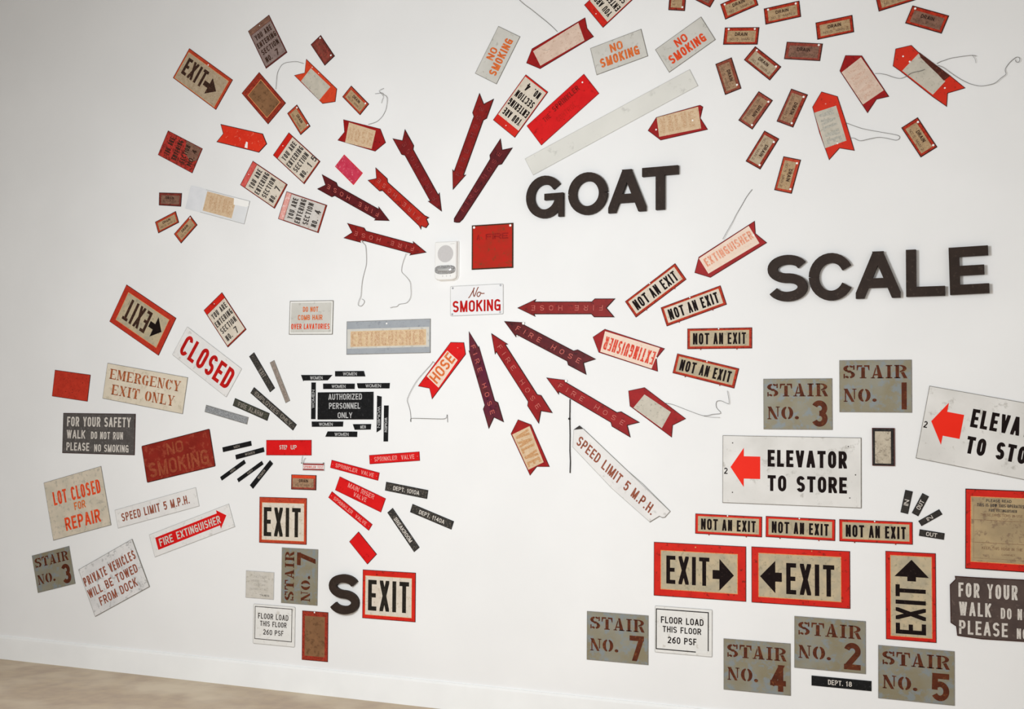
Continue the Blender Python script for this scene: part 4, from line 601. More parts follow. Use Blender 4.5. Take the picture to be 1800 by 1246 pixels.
('stair_sign','grey STAIR NO. 5 sign in the bottom row,rightmost stair sign','sign','stencilled stair signs',-0.5843,0.3777,-0.31,[(-0.1604,-0.1167),(0.1604,-0.1167),(0.1604,0.1167),(-0.1604,0.1167)],'stair_grey','edge_grey',0.003,0,[('t','lettering','STAIR',(-0.1444,0.035,0.2855,0.0,0.0,0.0583),'stencil_brown','sten',0.0009),('t','lettering','NO.',(-0.1411,-0.07,0.1476,0.0,0.0,0.0583),'stencil_brown','sten',0.0009),('t','lettering','5',(0.0642,-0.1027,0.0738,0.0,0.0,0.119),'stencil_brown','stennum',0.0009)]),
('no_smoking_sign','steep pale NO SMOKING sign with orange letters,leftmost of three','sign','pale NO SMOKING plates at the top',-2.6266,3.354,60.72,[(-0.1339,-0.0706),(0.1339,-0.0706),(0.1339,0.0706),(-0.1339,0.0706)],'pale_grey','edge_grey',0.003,0,[('t','lettering','NO',(-0.0375,0.0099,0.0643,0.0,0.0,0.0424),'orange_ink','bold',0.0009),('t','lettering','SMOKING',(-0.1018,-0.0466,0.2009,0.0,0.0,0.0466),'orange_ink','bold',0.0009)]),
('no_smoking_sign','pale NO SMOKING sign with orange letters,middle of three','sign','pale NO SMOKING plates at the top',-1.9684,3.2973,14.17,[(-0.1371,-0.0718),(0.1371,-0.0718),(0.1371,0.0718),(-0.1371,0.0718)],'pale_grey','edge_grey',0.003,0,[('t','lettering','NO',(-0.0384,0.0101,0.0658,0.0,0.0,0.0431),'orange_ink','bold',0.0009),('t','lettering','SMOKING',(-0.1042,-0.0474,0.2057,-0.0,0.0,0.0474),'orange_ink','bold',0.0009)]),
('no_smoking_sign','pale NO SMOKING sign with bright red-orange letters,right of three','sign','pale NO SMOKING plates at the top',-1.6314,3.2968,30.6,[(-0.1334,-0.0701),(0.1334,-0.0701),(0.1334,0.0701),(-0.1334,0.0701)],'pale_grey','edge_grey',0.003,0,[('t','lettering','NO',(-0.0373,0.0098,0.064,0.0,-0.0,0.0421),'redorange_ink','bold',0.0009),('t','lettering','SMOKING',(-0.1014,-0.0463,0.2,-0.0,-0.0,0.0463),'redorange_ink','bold',0.0009)]),
('no_smoking_sign','dark red NO SMOKING plate with faint raised letters,lower left','sign',None,-4.6055,1.2526,12.54,[(-0.2448,-0.1078),(0.2448,-0.1078),(0.2448,0.1078),(-0.2448,0.1078)],'dark_red','edge_dark',0.003,0.008,[('t','lettering','NO',(-0.0686,0.0172,0.1175,-0.0,-0.0,0.069),'darkred_ink','cond',0.0015),('t','lettering','SMOKING',(-0.2155,-0.0862,0.426,0.0,-0.0,0.0862),'darkred_ink','cond',0.0015)]),
('no_smoking_sign','white enamel plate with script No over red SMOKING,below the strobe','sign',None,-2.7319,2.0905,0.65,[(-0.1508,-0.078),(0.1508,-0.078),(0.1508,0.078),(-0.1508,0.078)],'white_enamel','pale_edge',0.003,0.008,[('t','lettering','SMOKING',(-0.1357,-0.0593,0.2714,-0.0,0.0,0.0593),'red_ink','cond',0.0009),('w','script_lettering',[(-0.0452,0.0125),(-0.0362,0.0218),(-0.0211,0.0468),(-0.0121,0.0624),(-0.0151,0.0593),(-0.0181,0.039),(-0.0136,0.0187),(-0.006,0.0312),(0.006,0.0593),(0.0121,0.0655)],0.0025,'brown_ink'),('w','script_lettering',[(0.0181,0.039),(0.009,0.039),(0.003,0.0265),(0.009,0.0172),(0.0181,0.0218),(0.0241,0.0343),(0.0181,0.0405),(0.0302,0.0328),(0.0452,0.0328)],0.0025,'brown_ink'),('n','nail',-0.1357,0.0671,0.0055,'grey_dot'),('n','nail',0.1357,0.0702,0.0055,'grey_dot'),('n','nail',0.1327,-0.0671,0.0055,'grey_dot'),('n','nail',-0.1387,-0.0686,0.0055,'grey_dot')]),
('closed_sign','white CLOSED plate with tall red letters slanting down at left','sign',None,-4.4188,1.79,-32.6,[(-0.2271,-0.0952),(0.2271,-0.0952),(0.2271,0.0952),(-0.2271,0.0952)],'white_plate','pale_edge',0.003,0.006,[('t','lettering','CLOSED',(-0.1953,-0.0609,0.3996,0.0,0.0,0.1237),'red_ink','cond',0.0009)]),
('emergency_exit_sign','pale tan EMERGENCY EXIT ONLY plate with stencilled brown letters','sign',None,-4.8548,1.6405,-8.53,[(-0.2958,-0.1057),(0.2958,-0.1057),(0.2958,0.1057),(-0.2958,0.1057)],'tan_pale','edge_grey',0.003,0,[('t','lettering','EMERGENCY',(-0.2662,0.0169,0.5206,0.0,0.0,0.0592),'orange_brown','sten',0.0009),('t','lettering','EXIT',(-0.2367,-0.0719,0.2071,0.0,-0.0,0.0592),'orange_brown','sten',0.0009),('t','lettering','ONLY',(0.0118,-0.0719,0.213,0.0,-0.0,0.0592),'orange_brown','sten',0.0009)]),
('safety_sign','dark grey FOR YOUR SAFETY plate at the far left','sign','FOR YOUR SAFETY plates',-5.1876,1.3718,-0.19,[(-0.2716,-0.1197),(0.2716,-0.1197),(0.2716,0.1197),(-0.2716,0.1197)],'slate','edge_dark',0.003,0,[('t','lettering','FOR YOUR SAFETY',(-0.239,0.0407,0.478,-0.0,0.0,0.0575),'white_ink','cond',0.0009),('t','lettering','WALK',(-0.239,-0.0311,0.1412,-0.0,0.0,0.0503),'white_ink','cond',0.0009),('t','lettering','DO NOT RUN',(-0.0543,-0.0311,0.239,-0.0,0.0,0.0431),'white_ink','cond',0.0009),('t','lettering','PLEASE',(-0.239,-0.103,0.1738,0.0,-0.0,0.0479),'white_ink','cond',0.0009),('t','lettering','NO SMOKING',(-0.0272,-0.1054,0.2553,0.0,0.0,0.0431),'white_ink','cond',0.0009)]),
('closed_sign','square pale plate reading LOT CLOSED FOR REPAIR in orange','sign',None,-5.3364,0.9563,14.23,[(-0.225,-0.176),(0.225,-0.176),(0.225,0.176),(-0.225,0.176)],'tan_plate','edge_grey',0.003,0,[('t','lettering','LOT CLOSED',(-0.171,0.0246,0.3644,0.0,-0.0,0.081),'redorange_ink','cond',0.0009),('t','lettering','FOR',(-0.0225,-0.0352,0.0855,-0.0,-0.0,0.0458),'orange_ink','cond',0.0009),('t','lettering','REPAIR',(-0.1125,-0.1408,0.27,0.0,0.0,0.0774),'redorange_ink','cond',0.0009)]),
('speed_limit_sign','small white SPEED LIMIT 5 M.P.H. strip at the lower left','sign',None,-4.7504,0.9515,14.56,[(-0.2981,-0.0546),(0.2981,-0.0546),(0.2981,0.0546),(-0.2981,0.0546)],'white_plate','pale_edge',0.003,0,[('t','lettering','SPEED LIMIT 5 M.P.H.',(-0.2564,-0.024,0.4949,-0.0,0.0,0.0481),'brown_ink','thin2',0.0009)]),
('extinguisher_sign','white plate with red arrow band reading FIRE EXTINGUISHER at lower left','sign',None,-4.5007,0.833,19.71,[(-0.2926,-0.0671),(0.2926,-0.0671),(0.2926,0.0671),(-0.2926,0.0671)],'white_plate','pale_edge',0.003,0,[('p','arrow_band',[(-0.2545,-0.0349),(0.1989,-0.0295),(0.1989,-0.0483),(0.2574,0.0107),(0.1989,0.059),(0.1989,0.0403),(-0.2545,0.0376)],'red_bright',0.0005),('t','lettering','FIRE',(-0.234,-0.0215,0.0995,-0.0,0.0,0.0456),'white_ink','cond',0.0009),('t','lettering','EXTINGUISHER',(-0.1053,-0.0188,0.316,0.0,-0.0,0.0443),'white_ink','cond',0.0009)]),
('towing_sign','white plate reading PRIVATE VEHICLES WILL BE TOWED FROM DOCK','sign',None,-5.0474,0.5358,26.78,[(-0.2195,-0.1489),(0.2195,-0.1489),(0.2195,0.1489),(-0.2195,0.1489)],'white_dirty','edge_grey',0.006,0,[('t','lettering','PRIVATE VEHICLES',(-0.2107,0.0357,0.4127,0.0,0.0,0.0536),'brown_ink','thin2',0.0009),('t','lettering','WILL BE TOWED',(-0.2107,-0.0387,0.3951,0.0,-0.0,0.0506),'brown_ink','thin2',0.0009),('t','lettering','FROM DOCK',(-0.1493,-0.1102,0.2986,0.0,0.0,0.0506),'brown_ink','thin2',0.0009)]),
('lavatory_sign','pale framed plate reading DO NOT COMB HAIR OVER LAVATORIES','sign',None,-3.7282,2.0237,-0.89,[(-0.1395,-0.0926),(0.1395,-0.0926),(0.1395,0.0926),(-0.1395,0.0926)],'pale_grey','edge_grey',0.003,0.006,[('r','border_line',[(-0.1339,-0.0871),(0.1339,-0.0871),(0.1339,0.0871),(-0.1339,0.0871)],0.0045,'white_dot',0.0006),('r','frame_line',[(-0.1395,-0.0926),(0.1395,-0.0926),(0.1395,0.0926),(-0.1395,0.0926)],0.0025,'edge_grey',0.0006),('t','lettering','DO NOT',(-0.053,0.0315,0.0977,-0.0,0.0,0.0278),'orange_ink','cond',0.0009),('t','lettering','COMB HAIR',(-0.0837,-0.013,0.1563,-0.0,0.0,0.0278),'orange_ink','cond',0.0009),('t','lettering','OVER LAVATORIES',(-0.1256,-0.063,0.2456,0.0,0.0,0.0296),'redorange_ink','cond',0.0009)]),
('extinguisher_sign','level grey-banded plate with worn tan EXTINGUISHER lettering','sign',None,-3.2488,1.9096,0.4,[(-0.2537,-0.0895),(0.2537,-0.0895),(0.2537,0.0895),(-0.2537,0.0895)],'grey_band','edge_grey',0.003,0,[('p','panel',[(-0.2487,-0.0573),(0.2461,-0.0573),(0.2461,0.0474),(-0.2487,0.0474)],'pale_grey',0.0004),('p','patch',[(-0.2284,-0.0483),(0.2284,-0.0483),(0.2284,0.0358),(-0.2284,0.0358)],'tan_light',0.0006),('t','lettering','EXTINGUISHER',(-0.2233,-0.0447,0.4415,0.0,-0.0,0.0752),'tan_ghost','cond',0.0009),('n','nail',-0.0076,0.0716,0.005,'white_dot')]),
('floor_load_sign','worn white FLOOR LOAD THIS FLOOR plate at the lower left','sign','FLOOR LOAD plates',-3.9343,0.3455,0.08,[(-0.1363,-0.1085),(0.1363,-0.1085),(0.1363,0.1085),(-0.1363,0.1085)],'white_plate2','pale_edge',0.003,0.008,[('r','border_line',[(-0.1254,-0.0824),(0.1172,-0.0824),(0.1172,0.0965),(-0.1254,0.0965)],0.0038,'ink_soft',0.0006),('t','lettering','FLOOR LOAD',(-0.1036,0.0304,0.1963,-0.0,0.0,0.0304),'ink_soft','thin2',0.0009),('t','lettering','THIS FLOOR',(-0.09,-0.0087,0.1718,-0.0,0.0,0.0282),'ink_soft','thin2',0.0009),('t','lettering','260 PSF',(-0.0682,-0.0542,0.1309,-0.0,0.0,0.0282),'ink_soft','thin2',0.0009)]),
('floor_load_sign','crisp white FLOOR LOAD THIS FLOOR plate right of STAIR NO. 7','sign','FLOOR LOAD plates',-1.6354,0.4886,-0.12,[(-0.1399,-0.1105),(0.1399,-0.1105),(0.1399,0.1105),(-0.1399,0.1105)],'white_plate2','pale_edge',0.003,0.006,[('r','border_line',[(-0.1343,-0.0951),(0.1231,-0.0951),(0.1231,0.0973),(-0.1343,0.0973)],0.0045,'ink',0.0006),('t','lettering','FLOOR LOAD',(-0.1091,0.031,0.207,0.0,0.0,0.031),'ink','thin2',0.0009),('t','lettering','THIS FLOOR',(-0.1007,-0.0111,0.1874,-0.0,0.0,0.0287),'ink','thin2',0.0009),('t','lettering','260 PSF',(-0.0755,-0.0619,0.1399,-0.0,-0.0,0.031),'ink','thin2',0.0009),('p','chip',[(0.0615,-0.0973),(0.1287,-0.0973),(0.1287,-0.084),(0.0615,-0.084)],'white_plate2',0.0012)]),
('step_up_sign','long red STEP UP plate left of the AUTHORIZED PERSONNEL sign','sign',None,-3.859,1.3137,0.98,[(-0.146,-0.0418),(0.146,-0.0418),(0.146,0.0418),(-0.146,0.0418)],'red_bright','red_deep',0.003,0,[('t','lettering','STEP',(-0.0584,-0.01,0.0496,0.0,0.0,0.0242),'white_ink','cond',0.0009),('t','lettering','UP',(0.0146,-0.01,0.038,0.0,-0.0,0.0242),'white_ink','cond',0.0009)]),
('personnel_sign','black AUTHORIZED PERSONNEL ONLY sign ringed by small black labels','sign',None,-3.5047,1.5442,0.58,[(-0.1734,-0.0735),(0.1734,-0.0735),(0.1734,0.0735),(-0.1734,0.0735)],'black','black',0.003,0,[('t','lettering','AUTHORIZED',(-0.1041,0.0324,0.2081,-0.0,-0.0,0.0324),'white_ink2','cond',0.0009),('t','lettering','PERSONNEL',(-0.1006,-0.0162,0.1943,-0.0,-0.0,0.0324),'white_ink2','cond',0.0009),('t','lettering','ONLY',(-0.0451,-0.0662,0.0902,0.0,-0.0,0.0309),'white_ink2','cond',0.0009)]),
('elevator_sign','white metal ELEVATOR TO STORE sign hung level with red arrow','sign','ELEVATOR TO STORE signs',-1.1295,1.256,-0.18,[(-0.3169,-0.158),(0.3169,-0.158),(0.3169,0.158),(-0.3169,0.158)],'white_metal','edge_grey',0.004,0,[('p','arrow',[(-0.1394,0.0621),(-0.2161,0.0621),(-0.2161,0.1011),(-0.2788,0.0103),(-0.2161,-0.0806),(-0.2161,-0.0415),(-0.1394,-0.0415)],'red_arrow',0.0009),('t','lettering','ELEVATOR',(-0.1046,0.0174,0.3581,0.0,0.0,0.0774),'ink','bold',0.0009),('t','lettering','TO',(-0.1046,-0.0948,0.0856,-0.0,-0.0,0.0727),'ink','bold',0.0009),('t','lettering','STORE',(0.0285,-0.0948,0.225,-0.0,-0.0,0.0727),'ink','bold',0.0009),('n','nail',-0.2693,0.1232,0.0028,'dark_dot'),('n','nail',0.2598,0.1169,0.0028,'dark_dot'),('n','nail',0.2915,-0.0095,0.0028,'dark_dot'),('n','nail',-0.2693,-0.1074,0.0028,'dark_dot'),('n','nail',0.2662,-0.1138,0.0028,'dark_dot'),('t','lettering','2',(-0.3093,-0.0221,0.0165,0.0,-0.0,0.0284),'ink','thin2',0.0009)]),
('elevator_sign','tilted white ELEVATOR TO STORE sign running off the right edge','sign','ELEVATOR TO STORE signs',-0.2602,1.4319,-10.67,[(-0.2933,-0.1628),(0.2933,-0.1628),(0.2933,0.1628),(-0.2933,0.1628)],'white_metal','edge_grey',0.004,0,[('p','arrow',[(-0.129,0.0639),(-0.2,0.0639),(-0.2,0.1042),(-0.2581,0.0106),(-0.2,-0.083),(-0.2,-0.0428),(-0.129,-0.0428)],'red_arrow',0.0009),('t','lettering','ELEVATOR',(-0.0968,0.0179,0.3314,-0.0,0.0,0.0798),'ink','bold',0.0009),('t','lettering','TO',(-0.0968,-0.0977,0.0792,0.0,-0.0,0.0749),'ink','bold',0.0009),('t','lettering','STORE',(0.0264,-0.0977,0.2082,-0.0,-0.0,0.0749),'ink','bold',0.0009),('n','nail',0.2522,0.1205,0.0028,'dark_dot'),('n','nail',0.2522,-0.1172,0.0028,'dark_dot'),('t','lettering','2',(-0.2863,-0.0228,0.0153,0.0,0.0,0.0293),'ink','thin2',0.0009)]),
('notice_sign','red-bordered tan notice with small print at the right edge','sign',None,-0.0933,1.0223,-0.67,[(-0.2814,-0.1729),(0.2814,-0.1729),(0.2814,0.1729),(-0.2814,0.1729)],'red','edge_dark',0.003,0,[('p','panel',[(-0.2577,-0.1383),(0.2577,-0.1383),(0.2577,0.1383),(-0.2577,0.1383)],'notice_tan',0.0004),('r','border_line',[(-0.26,-0.1418),(0.26,-0.1418),(0.26,0.1418),(-0.26,0.1418)],0.0034,'orange_line',0.0006),('r','ruled_box',[(-0.2476,-0.1245),(0.2476,-0.1245),(0.2476,0.1037),(-0.2476,0.1037)],0.0011,'ink_faint',0.0006),('p','rule',[(-0.2476,0.0398),(0.2476,0.0398),(0.2476,0.0415),(-0.2476,0.0415)],'ink_faint',0.0008),('p','rule',[(-0.2476,-0.0571),(0.2476,-0.0571),(0.2476,-0.0553),(-0.2476,-0.0553)],'ink_faint',0.0008),('t','lettering','PLEASE READ',(-0.1969,0.1193,0.1013,-0.0,-0.0,0.0121),'ink_soft','cond',0.0009),('t','lettering','THIS IS HOW THIS OPERATES',(-0.2335,0.0985,0.1885,-0.0,0.0,0.0138),'ink_soft','cond',0.0009),('t','lettering','FIRE EXTINGUISHER',(-0.1857,0.0778,0.1125,0.0,-0.0,0.0121),'ink_soft','cond',0.0009),('t','lettering','THESE DIRECTIONS IN USE',(-0.2195,0.0588,0.1688,0.0,-0.0,0.0104),'ink_faint','thin',0.0009),('t','lettering','KEEP THIS HOSE IN THE',(-0.2138,-0.0847,0.1632,0.0,-0.0,0.0121),'ink_faint','thin',0.0009),('t','lettering','CABINET',(-0.135,-0.1072,0.0563,0.0,0.0,0.0069),'ink_faint','thin',0.0009)]),
('safety_sign','brown FOR YOUR SAFETY sign with chipped corners at the right edge','sign','FOR YOUR SAFETY plates',-0.2176,0.6998,-0.09,[(-0.1998,0.105),(-0.2114,0.0923),(-0.2229,0.0796),(-0.2209,-0.0844),(-0.1982,-0.0986),(-0.1939,-0.1382),(-0.0944,-0.1453),(0.2556,-0.1405),(0.2664,-0.125),(0.2843,-0.1081),(0.2879,0.0924),(0.2761,0.1132),(0.2655,0.1211),(-0.0924,0.1179),(-0.202,0.1185)],'brown_sign','edge_dark',0.005,0,[('t','lettering','FOR YOUR SAFETY',(-0.1875,0.0302,0.4519,0.0007,0.0005,0.0618),'white_ink','thin2',0.0009),('t','lettering','WALK',(-0.1855,-0.0493,0.1301,-0.0,0.0004,0.0591),'white_ink','thin2',0.0009),('t','lettering','DO NOT RUN',(-0.0172,-0.052,0.227,-0.0001,0.0004,0.0464),'white_ink','thin2',0.0009),('t','lettering','PLEASE',(-0.186,-0.1288,0.1963,-0.0004,0.0005,0.0591),'white_ink','thin2',0.0009),('t','lettering','NO SMOKING',(0.0459,-0.132,0.2141,-0.0004,0.0004,0.0439),'white_ink','thin2',0.0009)]),
('speed_limit_sign','long white SPEED LIMIT 5 M.P.H. strip with torn lower end','sign',None,-1.9174,1.171,-41.3,[(-0.3278,-0.0554),(-0.0439,-0.0682),(0.2037,-0.0572),(0.2201,-0.0022),(0.2344,0.0021),(0.2431,0.0125),(0.2438,0.0523),(-0.0463,0.0517),(-0.3459,0.051),(-0.3813,0.0134)],'white_plate','pale_edge',0.003,0,[('t','lettering','SPEED LIMIT 5 M.P.H.',(-0.3265,-0.031,0.5129,0.0029,-0.0072,0.0477),'brown_ink','thin2',0.0009),('p','fold',[(-0.3459,0.051),(-0.3714,0.0496),(-0.3804,0.0141)],'dark_dot',0.001),('w','torn_edge',[(-0.3459,0.051),(-0.0463,0.0517),(0.0593,0.0568),(0.2438,0.0523),(0.2431,0.0125),(0.2344,0.0021),(0.2201,-0.0022),(0.2037,-0.0572)],0.0011,'edge_grey')]),
('valve_label','nearly level SPRINKLER VALVE label below the black WOMEN labels,rightmost','label','red SPRINKLER VALVE labels',-3.2011,1.2717,4.79,[(-0.1503,-0.0238),(0.1503,-0.0238),(0.1503,0.0238),(-0.1503,0.0238)],'red_bright','red_deep',0.003,0,[('t','lettering','SPRINKLER',(-0.1203,-0.0119,0.1383,0.0,-0.0,0.0238),'pink_ink','cond',0.0009),('t','lettering','VALVE',(0.0421,-0.0119,0.0782,0.0,0.0,0.0238),'pink_ink','cond',0.0009),('n','nail',-0.1383,0.0,0.002,'pink_ink'),('n','nail',0.1383,0.0,0.002,'pink_ink')]),
('valve_label','SPRINKLER VALVE label slanting down,above the MAIN RISER VALVE label','label','red SPRINKLER VALVE labels',-3.4408,1.2013,-11.65,[(-0.1508,-0.0215),(0.1508,-0.0215),(0.1508,0.0215),(-0.1508,0.0215)],'red_bright','red_deep',0.003,0,[('t','lettering','SPRINKLER',(-0.1206,-0.0107,0.1387,0.0,0.0,0.0215),'pink_ink','cond',0.0009),('t','lettering','VALVE',(0.0422,-0.0107,0.0784,0.0,0.0,0.0215),'pink_ink','cond',0.0009),('n','nail',-0.1387,0.0,0.002,'pink_ink'),('n','nail',0.1387,-0.0,0.002,'pink_ink')]),
('valve_label','steep SPRINKLER VALVE label below the MAIN RISER VALVE label','label','red SPRINKLER VALVE labels',-3.4646,0.9848,-33.36,[(-0.1509,-0.0201),(0.1509,-0.0201),(0.1509,0.0201),(-0.1509,0.0201)],'red_bright','red_deep',0.003,0,[('t','lettering','SPRINKLER',(-0.1207,-0.01,0.1388,0.0,0.0,0.0201),'pink_ink','cond',0.0009),('t','lettering','VALVE',(0.0422,-0.01,0.0784,0.0,-0.0,0.0201),'pink_ink','cond',0.0009),('n','nail',-0.1388,0.0,0.002,'pink_ink'),('n','nail',0.1388,0.0,0.002,'pink_ink')]),
('valve_label','wide red MAIN RISER VALVE label between two SPRINKLER VALVE labels','label',None,-3.4047,1.0747,-20.9,[(-0.1513,-0.0394),(0.1513,-0.0394),(0.1513,0.0394),(-0.1513,0.0394)],'red_bright','red_deep',0.003,0,[('t','lettering','MAIN RISER',(-0.0847,0.0063,0.1694,-0.0,0.0,0.0252),'pink_ink','cond',0.0009),('t','lettering','VALVE',(-0.0363,-0.0252,0.0847,0.0,-0.0,0.0236),'pink_ink','cond',0.0009)]),
('small_label','tiny red and white striped plate wired below STEP UP','label',None,-3.6975,1.2135,0.29,[(-0.0688,-0.021),(0.0688,-0.021),(0.0688,0.021),(-0.0688,0.021)],'white_plate','pale_edge',0.003,0,[('p','stripe',[(-0.066,0.0096),(0.066,0.0096),(0.066,0.0168),(-0.066,0.0168)],'red_deep',0.0004),('p','stripe',[(-0.066,-0.018),(0.066,-0.018),(0.066,-0.0117),(-0.066,-0.0117)],'red_deep',0.0004),('t','lettering','SPRINKLER',(-0.0633,-0.0084,0.0798,0.0,-0.0,0.0143),'pink_dark','cond',0.0009),('t','lettering','TEST',(0.0248,-0.0084,0.0385,-0.0,-0.0,0.0143),'pink_dark','cond',0.0009),('w','wire',[(-0.0696,0.0184),(-0.0707,0.0399),(-0.0677,0.0579)],0.0011,'wire'),('w','wire',[(-0.0622,0.0175),(-0.0567,0.0366),(-0.0475,0.0472)],0.0011,'wire'),('w','clip',[(-0.0728,0.0173),(-0.0757,0.0207)],0.002,'dark_dot'),('w','clip',[(0.0624,0.0197),(0.0692,0.0222)],0.002,'dark_dot')]),
('worn_label','worn dark label with EXIT in its middle,standing steeply beside the pale one','label','worn narrow labels above the red NO SMOKING plate',-4.0425,1.7277,-54.35,[(-0.1226,-0.0197),(0.1226,-0.0197),(0.1226,0.0197),(-0.1226,0.0197)],'charcoal','black',0.003,0,[('t','lettering','EXIT',(-0.0196,-0.0138,0.0515,0.0,0.0,0.0276),'label_ink','cond',0.0009)]),
('worn_label','thin pale brown worn blank label,rightmost of the worn group','label','worn narrow labels above the red NO SMOKING plate',-3.9234,1.6756,-64.11,[(-0.1241,-0.0157),(0.1241,-0.0157),(0.1241,0.0157),(-0.1241,0.0157)],'pale_brown','edge_grey',0.003,0,[]),
('worn_label','longest worn dark label,reading EMPLOYEES ONLY,slanting down','label','worn narrow labels above the red NO SMOKING plate',-3.9633,1.5263,-35.82,[(-0.1748,-0.0201),(0.1748,-0.0201),(0.1748,0.0201),(-0.1748,0.0201)],'charcoal','black',0.003,0,[('t','lettering','EMPLOYEES',(-0.1468,-0.0121,0.1888,0.0,0.0,0.0242),'label_ink','cond',0.0009),('t','lettering','ONLY',(0.0629,-0.0121,0.0839,0.0,0.0,0.0242),'label_ink','cond',0.0009)]),
('worn_label','worn dark label reading FIRE ALARM,left of the EMPLOYEES ONLY label','label','worn narrow labels above the red NO SMOKING plate',-4.1108,1.5213,-19.72,[(-0.1233,-0.0222),(0.1233,-0.0222),(0.1233,0.0222),(-0.1233,0.0222)],'charcoal_green','black',0.003,0,[('t','lettering','FIRE ALARM',(-0.0888,-0.0133,0.1726,-0.0,-0.0,0.0258),'label_ink','cond',0.0009)]),
('worn_label','pale grey worn label,lowest of the worn group,nearest CLOSED plate','label','worn narrow labels above the red NO SMOKING plate',-4.2759,1.4914,-13.19,[(-0.1487,-0.0206),(0.1487,-0.0206),(0.1487,0.0206),(-0.1487,0.0206)],'grey_label','edge_grey',0.003,0,[('t','lettering','EMPLOYEES',(-0.1249,-0.0124,0.2499,0.0,0.0,0.0247),'grey_ink','cond',0.0009)]),
('department_label','charcoal label reading DEPT. 1010A,upper of the right pair','label','charcoal DEPT and BREAKROOM labels',-3.1266,1.1044,-8.21,[(-0.1259,-0.0229),(0.1259,-0.0229),(0.1259,0.0229),(-0.1259,0.0229)],'charcoal','black',0.003,0,[('t','lettering','DEPT.',(-0.0781,-0.0119,0.0705,0.0,-0.0,0.022),'white_ink','cond',0.0009),('t','lettering','1010A',(0.005,-0.0119,0.073,-0.0,0.0,0.022),'white_ink','cond',0.0009),('n','nail',0.1159,-0.0092,0.0015,'label_ink')]),
('department_label','charcoal label reading DEPT. 1140A,outermost of the right fan','label','charcoal DEPT and BREAKROOM labels',-2.9761,0.9733,-18.38,[(-0.127,-0.0225),(0.127,-0.0225),(0.127,0.0225),(-0.127,0.0225)],'charcoal','black',0.003,0,[('t','lettering','DEPT.',(-0.0762,-0.0117,0.0686,0.0,0.0,0.0216),'white_ink','cond',0.0009),('t','lettering','1140A',(0.0051,-0.0117,0.0736,-0.0,0.0,0.0216),'white_ink','cond',0.0009)]),
('department_label','steep charcoal label reading BREAKROOM','label','charcoal DEPT and BREAKROOM labels',-3.142,0.8979,-50.76,[(-0.1277,-0.0203),(0.1277,-0.0203),(0.1277,0.0203),(-0.1277,0.0203)],'charcoal','black',0.003,0,[('t','lettering','BREAKROOM',(-0.0766,-0.0114,0.1532,0.0,0.0,0.0215),'white_ink','cond',0.0009),('n','nail',0.1072,-0.0,0.0015,'label_ink')]),
('department_label','long black DEPT. 18 label under STAIR NO. 2','label',None,-0.9056,0.3121,-0.26,[(-0.1315,-0.0222),(0.1315,-0.0222),(0.1315,0.0222),(-0.1315,0.0222)],'black','black',0.003,0,[('t','lettering','DEPT.',(-0.0578,-0.0111,0.0657,0.0,-0.0,0.0222),'white_ink','cond',0.0009),('t','lettering','18',(0.021,-0.0111,0.0263,0.0,0.0,0.0222),'white_ink','cond',0.0009)]),
('direction_label','black IN label standing nearly upright,leftmost of the four','label','small IN and OUT labels',-0.6187,1.1322,78.08,[(-0.051,-0.0161),(0.051,-0.0161),(0.051,0.0161),(-0.051,0.0161)],'black_soft','black',0.003,0,[('t','lettering','IN',(-0.0163,-0.0103,0.0265,-0.0,0.0,0.02),'white_ink','cond',0.0009)]),
('direction_label','black OUT label leaning right,between two IN labels','label','small IN and OUT labels',-0.5608,1.122,62.85,[(-0.0499,-0.0153),(0.0499,-0.0153),(0.0499,0.0153),(-0.0499,0.0153)],'black_soft','black',0.003,0,[('t','lettering','OUT',(-0.022,-0.0098,0.0439,0.0,0.0,0.019),'white_ink','cond',0.0009)]),
('direction_label','black IN label tilted up,third of four beside the NOT AN EXIT row','label','small IN and OUT labels',-0.5194,1.0667,32.01,[(-0.0517,-0.0129),(0.0517,-0.0129),(0.0517,0.0129),(-0.0517,0.0129)],'black_soft','black',0.003,0,[('t','lettering','IN',(-0.0165,-0.0082,0.0269,0.0,0.0,0.016),'white_ink','cond',0.0009)]),
('direction_label','nearly level black OUT label,lowest of the four','label','small IN and OUT labels',-0.5139,0.9934,-6.98,[(-0.0523,-0.0145),(0.0523,-0.0145),(0.0523,0.0145),(-0.0523,0.0145)],'black_soft','black',0.003,0,[('t','lettering','OUT',(-0.023,-0.0093,0.046,0.0,0.0,0.018),'white_ink','cond',0.0009)]),
('restroom_label','uppermost small black label,reading MEN,right of the dark red NO SMOKING plate','label','small black restroom labels in the left fan',-4.2007,1.3139,11.69,[(-0.0977,-0.0135),(0.0977,-0.0135),(0.0977,0.0135),(-0.0977,0.0135)],'black','black',0.003,0,[('t','lettering','MEN',(-0.0195,-0.0075,0.0391,0.0,-0.0,0.0143),'label_ink','cond',0.0009)]),
('restroom_label','small black label whose end touches the STEP UP plate','label','small black restroom labels in the left fan',-4.1138,1.2774,13.93,[(-0.0963,-0.013),(0.0963,-0.013),(0.0963,0.013),(-0.0963,0.013)],'black','black',0.003,0,[('t','lettering','WOMEN',(-0.0308,-0.0073,0.0655,-0.0,-0.0,0.0138),'label_ink','cond',0.0009)]),
('restroom_label','small black label nearest the SPEED LIMIT strip,lowest left of five','label','small black restroom labels in the left fan',-4.225,1.1815,32.21,[(-0.094,-0.0113),(0.094,-0.0113),(0.094,0.0113),(-0.094,0.0113)],'black','black',0.003,0,[('t','lettering','MEN',(-0.0188,-0.0064,0.0376,0.0,0.0,0.012),'label_ink','cond',0.0009)]),
